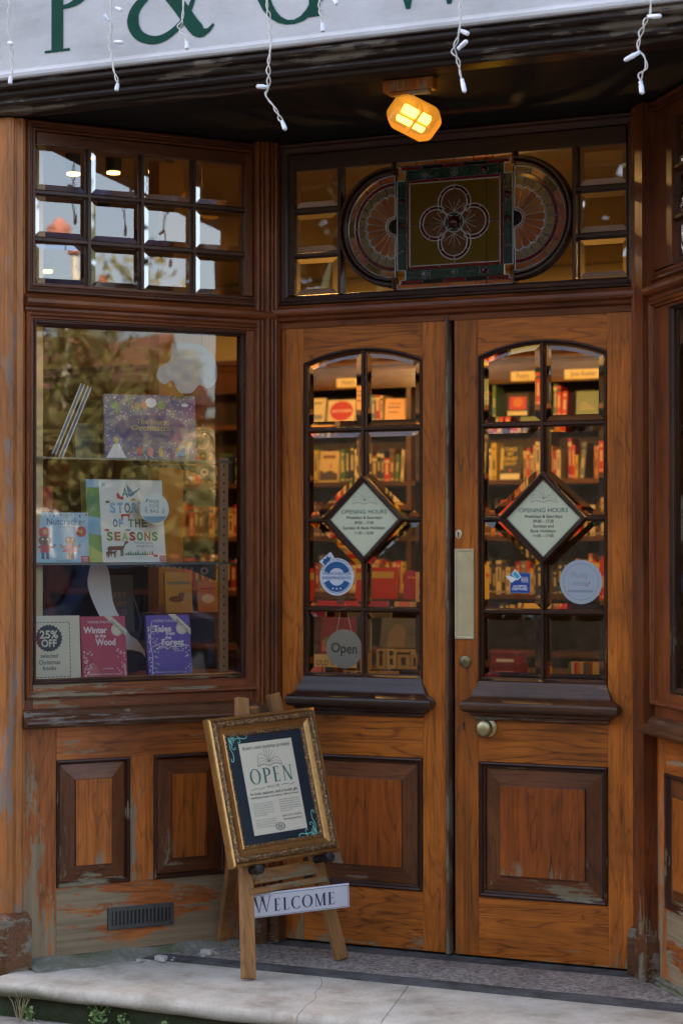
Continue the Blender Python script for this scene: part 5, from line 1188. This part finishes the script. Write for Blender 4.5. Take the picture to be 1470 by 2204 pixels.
def face_book(x, z, w, h, c, label, prints, lean=10, yy=4.99, rz=0, grp='face-out books in the shop'):
    t = thing('face_out_book', label, 'book', (x, yy, z), (R(-lean), 0, R(rz)), grp)
    mb = MB(); mb.box(-w / 2, w / 2, 0, .0025, 0, h); mb.box(-w / 2, w / 2, .0215, .024, 0, h); mb.box(-w / 2, -w / 2 + .003, .0025, .0215, 0, h); mb.build('cover', c if not isinstance(c, str) else BM[c], t)
    mb = MB(); mb.box(-w / 2 + .003, w / 2 - .003, .0026, .0214, .003, h - .003); mb.build('pages', PAGES, t)
    if prints:
        mb = MB(); mats = []
        for kind, m, args in prints:
            if m not in mats: mats.append(m)
            k = mats.index(m)
            if kind == 'p': mb.flat(args, -.0006 - .0003 * k, k)
            else: mb.text(args[0], args[1], args[2], -.0014 - .0002 * k, args[3], k, width=args[4], bold=args[5] if len(args) > 5 else 0)
        mb.build('cover_print', mats, t, recalc=False)
    return t
face_book(-2.874, 2.11, .105, .155, 'white', 'white paperback face-out at the left end of the top shelf, left door', [('p', GREYINK, rect(-.04, .04, .02, .05)), ('p', SPD, rect(-.04, .03, .12, .127))])
face_book(-2.707, 2.11, .188, .140, 'white', 'white book with a big red disc on the top shelf, left door', [('p', REDP, ellipse(0, .07, .078, .062, 28)), ('t', WHITEP, ('JAPONISM', 0, .062, .022, .13))])
face_book(-2.563, 2.11, .080, .120, 'cream', 'cream book right of the red disc cover on the top shelf', [('p', SPD, rect(-.03, .03, .05, .056))])
face_book(-2.345, 2.11, .130, .140, colour('peach_cover', (.60, .32, .14)), 'peach book with dark lettering on the top shelf, left door', [('p', SPD, rect(-.04, .035, .105 + 0, .110)), ('p', BROWNP, rect(-.045, .03, .080, .088)), ('p', SPD, rect(-.045, .02, .05, .056))], 14, rz=12)
face_book(-1.558, 2.11, .132, .150, 'black', 'dark red and gold patterned book on the top shelf, right door', [('p', REDP, rect(-.05, .05, .045, .125)), ('p', ORGP, ellipse(.0, .09, .030, .030, 10)), ('p', CREAM, rect(-.058, .058, .01, .035)), ('t', GOLDP, ('MOTOWN', 0, .015, .028, .10, .03))], 14, rz=8)
face_book(-1.128, 2.11, .134, .145, colour('sage_green_cover', (.13, .17, .09)), 'sage green hardback on the top shelf, right door', [('t', SPR, ('JANE', -.02, .065, .016, .035)), ('t', SPR, ("AUSTEN'S", -.008, .048, .016, .065)), ('t', SPR, ('WARDROBE', .0, .031, .016, .085))], 12, rz=5)
face_book(-2.794, 1.74, .128, .195, 'cream', 'cream cover with a dark hillside picture on the second shelf, left door', [('p', SPD, [(-.06, .01), (.06, .01), (.06, .05), (.01, .075), (-.03, .06), (-.06, .08)]), ('p', BROWNP, rect(-.045, .04, .150, .170)), ('p', REDP, ellipse(.012, .10, .006, .014, 8))])
face_book(-1.607, 1.74, .128, .205, 'black', 'black cover with gold lettering on the second shelf, right door', [('t', GOLDP, ('TAKE', 0, .172, .030, .075, .02)), ('t', GOLDP, ('MY', 0, .145, .028, .040, .02)), ('t', GOLDP, ('GRIEF', 0, .115, .030, .085, .02)), ('t', GOLDP, ('AWAY', 0, .085, .030, .080, .02)), ('p', CREAM, rect(-.06, .06, .0, .035)), ('p', GOLDP, rect(-.063, -.045, .06, .19)), ('p', REDP, ellipse(.0, .055, .008, .010, 8))])
face_book(-1.60, 1.405, .15, .215, 'red', 'bright red face-out book on the third shelf, right door', [('p', SPD, rect(-.05, .05, .16, .165))])
face_book(-1.10, 1.06, .15, .19, 'yellow', 'yellow face-out book in front of the fourth shelf, right door', [('p', REDP, rect(-.05, .05, .12, .14))], 8, 4.98)
# display table with an upper tier, just inside the left door
tb = thing('display_table', 'dark wooden book table with a raised tier just inside the doors', 'table', (0, 1.6, 0))
mb = MB(); mb.box(-1.45, .25, -.06, .62, .775, .812); mb.build('table_top', WSHELF, tb, bevel=.003)
mb = MB(); mb.box(-1.40, -.72, .26, .56, 1.092, 1.118); mb.build('raised_tier', WSHELF, tb, bevel=.002)
for x in (-1.38, -.74):
    mb = MB(); mb.box(x - .012, x + .012, .27, .55, .812, 1.092); mb.build('tier_support', WSHELF, tb)
for x in (-1.40, .20):
    for y in (-.01, .57): mb = MB(); mb.box(x - .03, x + .03, y - .03, y + .03, -.012, .775); mb.build('leg', WSHELF, tb)
STN = colour('stone_photo_print', (.22, .17, .12)); DSK = colour('dusk_photo_print', (.09, .09, .09))
face_book(-.892, .918, .19, .135, colour('grey_photo_cover', (.12, .12, .11)), 'grey book with a stone building picture on the table behind the left door', [('p', STN, [(-.06, .0), (.02, .0), (.02, .075), (-.005, .10), (-.03, .10), (-.06, .06)]), ('p', DSK, rect(.025, .09, .05, .085))], 12, 1.66)
for k, (x, w, c) in enumerate(((-.962, .045, 'cream'), (-.914, .046, 'white'), (-.858, .06, 'cream'), (-.807, .038, 'cream'))):
    o = spine_book(x - w / 2, .813, w - .002, .098, .15, c, 'pale thick book, %s of four upright on the table behind the left door' % ('first', 'second', 'third', 'last')[k], 'pale books on the table', 0, 1.62)
face_book(-1.172, .886, .178, .165, colour('plum_cover', (.22, .03, .10)), 'plum and pink picture book on the table behind the Open sign', [('p', PNKP, rect(-.08, .08, .01, .06)), ('p', CREAM, ellipse(.03, .07, .03, .03, 12)), ('p', LEAFP, rect(-.07, -.02, .03, .07))], 10, 1.64)
t = thing('table_sign', 'cream card sign about books standing on the table behind the Open sign', 'sign', (-1.162, 1.57, .813), (R(-8), 0, 0))
mb = MB(); mb.box(-.11, .11, 0, .002, 0, .075); mb.build('card', CREAM, t); mb = MB(); mb.text('OLD BOOKS', 0, .028, -.0008, .032, 0, width=.17); mb.build('lettering', INKDARK, t, recalc=False)
face_book(-.935, 1.1185, .092, .125, colour('magenta_cover', (.34, .02, .10)), 'magenta book on the raised tier behind the left door', [('p', PNKP, rect(-.03, .03, .09, .10))], 10, 1.90)
face_book(-.815, 1.1185, .090, .125, 'cream', 'cream book with a pink disc on the raised tier behind the left door', [('p', PNKP, ellipse(0, .07, .025, .028, 16)), ('p', GREYINK, rect(-.02, .02, .012, .025))], 10, 1.90)
face_book(-1.12, 1.1185, .20, .14, 'red', 'red book at the left of the raised tier behind the round sticker', [('p', GOLDP, rect(-.08, .08, .09, .12))], 10, 1.92)
for x, w, z0, h, lab in ((-.397, .132, .813, .055, 'lower red box on the table behind the right door'), (-.397, .126, .8685, .045, 'upper red box on the table behind the right door')):
    t = thing('gift_box', lab, 'box', (x, 1.60, z0), group='stacked red boxes on the table'); mb = MB(); mb.box(-w / 2, w / 2, 0, .09, 0, h * .62); mb.build('box_base', colour('red_box', (.30, .015, .02)), t, bevel=.001); mb = MB(); mb.box(-w / 2 - .002, w / 2 + .002, -.002, .092, h * .62, h); mb.build('lid', colour('dark_red_lid', (.20, .01, .02)), t, bevel=.001); mb = MB(); mb.flat(rect(-w * .3, w * .3, .004, h * .35), -.0008); mb.build('label', WHITEP, t, recalc=False)
for k, c in enumerate(['green', 'cream', 'red', 'orange', 'cream', 'brown', 'green', 'crimson', 'yellow', 'cream']):
    spine_book(-.125 + k * .0128, .813, .0118, .066, .05, c, 'miniature %s spine, %s in the small row on the table, right door' % (c, ordn(k + 1)), 'miniature books on the table', 0, 1.60)
# yellow and orange face-out books behind the window display, and the post they lean by
PM = splay(-.06, .80)
mb = MB(); mb.box(-.05, .05, -.05, .05, -.012, 3.055); o = mb.build('interior_post', plain('ochre_post_paint', (.42, .26, .07), .7, 0, .15, 8)); o.location = (PM.x, PM.y, 0); o.rotation_euler = (0, 0, SP); tag(o, 'ochre painted post inside the shop behind the left window', 'post')
st = thing('book_stand', 'dark stand holding two face-out books behind the left window', 'stand', mat=disp(-.03, .60, 0)); mb = MB(); mb.box(-.16, .12, .0, .14, 1.085, 1.105); mb.build('ledge', WSHELF, st); mb = MB(); mb.box(-.04, 0, .04, .10, -.012, 1.085); mb.build('foot', WSHELF, st)
t = book('yellow_book', 'yellow picture book standing behind the left window beside the upright', disp(-.083, .62, 1.106, -4, 8), .105, .150, .014, colour('yellow_cover', (.50, .33, .05)), 'face-out books in the shop')
mb = MB(); mb.text('Imprisoned', 0, .105, -.0006, .022, 0, width=.085, bold=.01); mb.flat(ellipse(-.01, .05, .03, .012, 12), -.0006, 1); mb.flat(ellipse(.01, .065, .012, .010, 10), -.0008, 1); mb.build('cover_print', [TEALP, BROWNP], t, recalc=False)
t = book('orange_book', 'orange picture book standing at the right behind the left window', disp(.035, .62, 1.106, -4, 8), .080, .115, .014, colour('orange_cover', (.48, .22, .06)), 'face-out books in the shop')
mb = MB(); mb.flat(ellipse(0, .05, .025, .018, 12), -.0006, 0); mb.flat(rect(-.03, .03, .085, .092), -.0006, 1); mb.build('cover_print', [CREAM, REDP], t, recalc=False)
t = book('fairy_tale_book', 'black and gold tall book half hidden behind the white swirl', disp(-.405, .42, 1.05, 0, 6), .12, .20, .02, colour('black_cover', (.015, .013, .013)), 'display books in the left window')
mb = MB()
for s, z in (('BEST', .12), ('FAIRY', .09), ('TALES', .06)): mb.text(s, 0, z, -.0006, .026, 0, width=.07, bold=.02)
mb.build('cover_print', BROWNP, t, recalc=False)
st = thing('book_riser', 'dark block under the black and gold book in the left window', 'stand', mat=disp(-.405, .46, .901)); mb = MB(); mb.box(-.07, .07, -.05, .04, .0, .148); mb.build('block', BLACK, st)
# lamps inside
LAMPC = (1, .53, .15); LGLOW = emit('spot_lamp_glow', (1, .56, .14), 1.6)
def spot(x, y, z, label, power, drop=0.0):
    t = thing('ceiling_spotlight', label, 'light', (x, y, z), group='ceiling spotlights inside the shop')
    mb = MB(); mb.prismz(ellipse(0, 0, .035, .035, 16), -.10, 0); mb.build('can', BLACK, t); mb = MB(); mb.prismz(ellipse(0, 0, .028, .028, 16), -.106, -.1005); mb.build('lamp_face', LGLOW, t)
    ld_ = D.lights.new('spotlight_light', 'POINT' if drop else 'SPOT')
    if not drop: ld_.spot_size = R(150); ld_.spot_blend = .6
    ld_.energy = power * .30; ld_.color = LAMPC; ld_.shadow_soft_size = .06; lo = D.objects.new('spotlight_light', ld_); COL.objects.link(lo); lo.location = (x, y, z - .12)
def fill_pendant(x, y, z, label, power):  # added lamps, hung out of sight to brighten shelves, table and ceiling
    t = thing('fill_lamp', label, 'lamp', (x, y, z), group='pendant lamps inside the shop')
    mb = MB(); mb.tube([(0, 0, .03), (0, 0, 3.058 - z)], .004, 6); mb.build('flex', BLACK, t); mb = MB(); mb.lathe_y(0, 0, [(.005, -.04), (.03, -.03), (.042, 0), (.03, .03), (.012, .04)], 16); g = mb.build('glass_globe', LGLOW, t, smooth=True); g.rotation_euler = (R(90), 0, 0); g.visible_shadow = True
    ld_ = D.lights.new('fill_light', 'POINT' if z < 2.4 else 'SPOT')
    if z >= 2.4: ld_.spot_size = R(168 if y < 3 else 150); ld_.spot_blend = .25
    ld_.energy = power; ld_.color = LAMPC; ld_.shadow_soft_size = .05; lo = D.objects.new('fill_light', ld_); COL.objects.link(lo); lo.location = (x, y, z - .10); lo.rotation_euler.x = R(38) if y > 3 else 0
for x, y, p, lab in ((-2.03, 1.2, 4, 'middle of three ceiling spotlights seen through the small panes'), (-2.20, 1.15, 2.5, 'left of three ceiling spotlights seen through the small panes'), (-1.86, 1.25, 2.5, 'right of three ceiling spotlights seen through the small panes'), (-4.0, 3.7, 4, 'ceiling spotlight at the far left of the shop')):  # the last one is added to light the window-side shelves
    spot(x, y, 3.058, lab, p)
for x, y, z, p, lab in ((-2.6, 3.9, 2.56, 8, 'pendant lamp in front of the history shelves'), (-1.2, 3.9, 2.56, 8, 'pendant lamp in front of the Austen shelves'), (-.25, 1.0, 2.27, 1.3, 'pendant lamp hanging just inside the doors behind the transom rail'), (1.15, 1.0, 2.62, 5.0, 'pendant lamp behind the right window'), (-.95, 1.0, 2.975, 4.5, 'pendant lamp high above the book table')):
    fill_pendant(x, y, z, lab, p)

# ================================================================== across the street (seen only in the glass)
def leaf_mat(name, a, b):
    t = NT(name); tc = t.n('TexCoord'); nz = t.n('TexNoise', {'Vector': tc.outputs['Object'], 'Scale': 3.0, 'Detail': 5}); ge = t.n('NewGeometry')
    return t.finish(Base_Color=t.mix(t.math('ADD', t.math('MULTIPLY', nz, .6), t.math('MULTIPLY', ge.outputs['Random Per Island'], .4)), a, b), Roughness=.6)
LEAF = leaf_mat('autumn_foliage', (.04, .045, .012), (.27, .235, .06)); BARK = plain('bark', (.10, .07, .05), .9)
def tree(x, y, r, h, label, seed, n=2600, lm=None, ks=1.0):
    rnd = random.Random(seed); t = thing('tree', label, 'tree', (x, y, -.15), group='trees reflected in the window')
    mb = MB(); mb.tube([(0, 0, 0), (.05, 0, h * .3), (-.05, .1, h * .55)], [.22, .17, .10], 10)
    for k in range(7): a = k * 2.4; mb.tube([(0, 0, h * .3 + k * .12), (cos(a) * r * .4, sin(a) * r * .4, h * .5 + k * .1), (cos(a) * r * .8, sin(a) * r * .8, h * .62 + k * .16)], [.08, .05, .02], 6)
    mb.build('trunk', BARK, t); mb = MB()
    cl = [(rnd.gauss(0, r * .42), rnd.gauss(0, r * .42), h * .62 + rnd.gauss(0, h * .16), rnd.uniform(.25, .5) * r) for _ in range(34)]
    for i in range(n):
        c = rnd.choice(cl); v = Vector((rnd.gauss(0, 1), rnd.gauss(0, 1), rnd.gauss(0, 1))).normalized() * c[3] * rnd.random() ** .4 + Vector(c[:3])
        a = Vector((rnd.gauss(0, 1), rnd.gauss(0, 1), rnd.gauss(0, 1))).normalized(); b = a.orthogonal().normalized(); k = rnd.uniform(.07, .16) * ks
        mb.quad([v - a * k, v - b * k * .5, v + a * k, v + b * k * .5])
    mb.build('crown', lm or LEAF, t, recalc=False); return t
tree(19.4, -8.2, 1.75, 4.7, 'autumn tree mirrored in the upper left of the shop window', 5, 9000, None, .62); tree(24.5, -9.3, 1.2, 3.2, 'smaller tree mirrored low in the shop window', 6, 1800)
YEL = plain('yellow_render', (.52, .40, .20), .85, 0, .12, 2); WREN = plain('white_render', (.72, .70, .66), .85); RBR = plain('orange_brick', (.36, .13, .06), .85, 0, .25, 12); TILE = plain('roof_tile', (.20, .09, .06), .8, 0, .3, 8); PANEW = plain('dark_window_pane', (.03, .035, .045), .1)
def house(name, label, x, y, w, d, h, m, wins, chim, ridge=1.5):
    """faces -X, w along y"""
    t = thing(name, label, 'house', (x, y, -.2)); mb = MB(); mb.box(0, d, -w / 2, w / 2, 0, h); mb.build('wall', m, t)
    mb = MB(); mb.add([(-.2, -w / 2 - .2, h + .01), (d + .2, -w / 2 - .2, h + .01), (d + .2, w / 2 + .2, h + .01), (-.2, w / 2 + .2, h + .01), (d / 2, -w / 2 - .2, h + ridge), (d / 2, w / 2 + .2, h + ridge)], [(0, 1, 2, 3), (0, 3, 5, 4), (1, 4, 5, 2), (0, 4, 1), (3, 2, 5)]); rf = mb.build('roof', TILE, t)
    for cy, cz, cm in chim:
        mb = MB(); mb.box(d * .30, d * .30 + .5, cy - .28, cy + .28, h + .2, h + ridge + cz); mb.box(d * .30 - .04, d * .30 + .54, cy - .32, cy + .32, h + ridge + cz, h + ridge + cz + .1)
        for q in (-.13, .13): mb.prismz(ellipse(d * .30 + .25, cy + q, .09, .09, 10), h + ridge + cz + .1, h + ridge + cz + .5)
        mb.build('chimney', cm, rf)
    for wy, wz, ww, wh in wins:
        mb = MB(); mb.box(-.05, .0, wy - ww / 2 - .08, wy + ww / 2 + .08, wz - .08, wz + wh + .08); f = mb.build('window', WREN, t); mb = MB(); mb.box(-.056, -.0505, wy - ww / 2, wy - .03, wz, wz + wh); mb.box(-.056, -.0505, wy + .03, wy + ww / 2, wz, wz + wh); mb.build('pane', PANEW, f)
    return t
house('brick_house', 'orange brick house with tall chimneys mirrored in the small left panes', 28.5, -13.6, 5.0, 6, 4.5, RBR, [(-1.2, .9, 1.0, 1.3), (1.2, .9, 1.0, 1.3), (1.2, 3.0, .9, 1.1), (-1.2, 3.0, .9, 1.1)], [(-1.6, .5, WREN), (.9, .7, RBR)], 1.3)
house('yellow_house', 'yellow rendered house mirrored at the right of the shop window', 32.5, -10.2, 3.6, 6, 4.1, YEL, [(.4, .9, .9, 1.2), (-1.0, .9, .7, 1.2), (-1.0, 2.6, .6, .9)], [], .2)
house('white_house', 'white house with tall windows mirrored at the right edge of the shop window', 37, -9.9, 2.0, 5, 4.6, WREN, [(-.5, 2.9, .6, 1.1), (.5, 2.9, .6, 1.1), (0, .9, 1.0, 1.2)], [], .9)
t = thing('lamp_post', 'tall pale post mirrored in the small left panes', 'post', (23.4, -10.1, -.2)); mb = MB(); mb.tube([(0, 0, 0), (0, 0, 3), (0, 0, 6.3)], [.10, .085, .07], 10); mb.build('pole', plain('cream_paint', (.66, .60, .46), .6), t); mb = MB(); mb.tube([(0, 0, 6.3), (0, 0, 6.36), (0, 0, 6.7), (0, 0, 6.85)], [.06, .16, .20, .03], 8); mb.build('lantern', plain('lantern_red', (.5, .2, .14), .5), t)
# blue car in the lane, plus a charcoal one added to darken the reflection
def parked(label, loc, rz, paint):
    car = thing('parked_car', label, 'car', loc, (0, 0, R(rz)), 'cars parked in the lane')
    mb = MB(); mb.prism([(-2.0, .32), (2.0, .32), (2.05, .62), (1.95, .86), (1.2, .96), (.55, 1.42), (-.9, 1.46), (-1.6, 1.05), (-2.0, .95), (-2.06, .6)], -.84, .84); mb.build('body', paint, car, bevel=.05)
    for sy in (-1, 1):
        mb = MB(); mb.prism([(1.02, .98), (.50, 1.36), (-.15, 1.39), (-.15, .98)], sy * .846 - .004, sy * .846 + .004); mb.build('side_window', PANEW, car)
        mb = MB(); mb.prism([(-.22, .98), (-.22, 1.39), (-.85, 1.40), (-1.35, 1.05), (-1.35, .98)], sy * .846 - .004, sy * .846 + .004); mb.build('side_window', PANEW, car)
        mb = MB(); mb.box(-2.075, -2.0, sy * .6 - .14, sy * .6 + .14, .68, .82); mb.build('tail_light', colour('tail_light_red', (.35, .01, .01)), car, bevel=.01)
        for x in (-1.25, 1.3):
            mb = MB(); mb.lathe_y(x, .31, [(.20, sy * .86), (.30, sy * .87), (.31, sy * .80), (.31, sy * .70)], 18); w = mb.build('wheel', BLACK, car); mb = MB(); mb.lathe_y(x, .31, [(.005, sy * .872), (.10, sy * .876), (.19, sy * .868), (.20, sy * .862)], 14); mb.build('rim', plain('alloy', (.4, .4, .4), .3, .8), w)
    mb = MB(); mb.add([(-1.635, -.66, 1.07), (-1.635, .66, 1.07), (-1.005, .60, 1.45), (-1.005, -.60, 1.45)], [(0, 1, 2, 3)]); mb.build('rear_window', PANEW, car)
parked('dark blue hatchback parked in the lane, a blue streak low in the window glass', (11.0, -5.3, -.25), 4, plain('blue_car_paint', (.015, .04, .12), .25, .2, .05, 5))
parked('charcoal hatchback parked beyond the dark blue one, a dim patch in the window glass', (15.8, -5.0, -.25), 2, plain('charcoal_car_paint', (.02, .02, .025), .25, .2, .05, 5))
# old wall straight across the lane with dark trees behind it, mirrored dimly in the doors
t = thing('garden_wall', 'long dark stone garden wall across the lane, mirrored dimly in the door glass', 'wall', (0, -9.2, -.2))
mb = MB(); mb.box(-24, 14, -.4, 0, 0, 2.9); mb.build('wall', mossy('flint_wall', (.14, .125, .10), (.06, .06, .035), .3), t)
mb = MB(); mb.prismx([(-.48, 2.901), (.08, 2.901), (.08, 2.96), (-.2, 3.1), (-.48, 2.96)], -24.05, 14.05); mb.build('coping', MORTAR, t)
EVER = leaf_mat('evergreen_foliage', (.012, .022, .008), (.04, .055, .016))
for i, (x, y, r, h) in enumerate(((-13.5, -12.5, 2.4, 7.0), (-9.0, -13.0, 2.6, 8.2), (-4.6, -12.4, 2.2, 6.6), (.2, -13.2, 2.4, 7.4), (5.2, -12.6, 2.5, 7.8), (10, -13, 2.4, 7.2))):
    tree(x, y, r, h, 'dark evergreen behind the garden wall, %s from the left in the door glass' % ('first', 'second', 'third', 'fourth', 'fifth', 'sixth')[i], 20 + i, 3600, EVER, 2.0)
# ------------------------------------------------------------------ weeds at the foot of the step
WEED = leaf_mat('weed_green', (.05, .10, .02), (.14, .22, .05)); DRYW = plain('dry_stem', (.35, .30, .17), .8)
def weed(x, y, z, label, seed, n, hgt, leaf):
    rnd = random.Random(seed); t = thing('weed', label, 'plant', (x, y, z), group='weeds under the doorstep'); mb = MB(); st_ = MB()
    for i in range(n):
        a = rnd.random() * 6.3; l = hgt * rnd.uniform(.5, 1); p0 = Vector((rnd.gauss(0, .008), rnd.gauss(0, .004), 0)); p1 = p0 + Vector((cos(a) * l * .2, sin(a) * l * .12, l * .6)); p2 = p0 + Vector((cos(a) * l * .55, sin(a) * l * .3, l))
        st_.tube([p0, p1, p2], [.0014, .0011, .0006], 5)
        if leaf:
            for q in range(5):
                c = p0.lerp(p2, .35 + .15 * q) + Vector((rnd.gauss(0, .007), rnd.gauss(0, .004), rnd.gauss(0, .005))); u = Vector((rnd.gauss(0, 1), rnd.gauss(0, .4), rnd.gauss(0, .7))).normalized(); v = u.orthogonal().normalized(); k = rnd.uniform(.004, .009)
                mb.quad([c - u * k, c - v * k * .6, c + u * k, c + v * k * .6])
    st_.build('stem', WEED if leaf else DRYW, t)
    if leaf: mb.build('leaves', WEED, t, recalc=False)
weed(-1.075, -.918, -.115, 'tuft of dry grass stems at the left end of the doorstep', 1, 12, .115, False); weed(-.79, -.918, -.115, 'small green weed growing under the doorstep edge', 2, 12, .075, True); weed(-.70, -.920, -.115, 'low green weed right of the taller one under the doorstep', 3, 8, .05, True); weed(-1.03, -.93, -.115, 'small leafy weed beside the dry grass', 4, 6, .05, True); weed(-.58, -.918, -.115, 'tiny green sprig under the doorstep, right of the other weeds', 8, 5, .05, True)
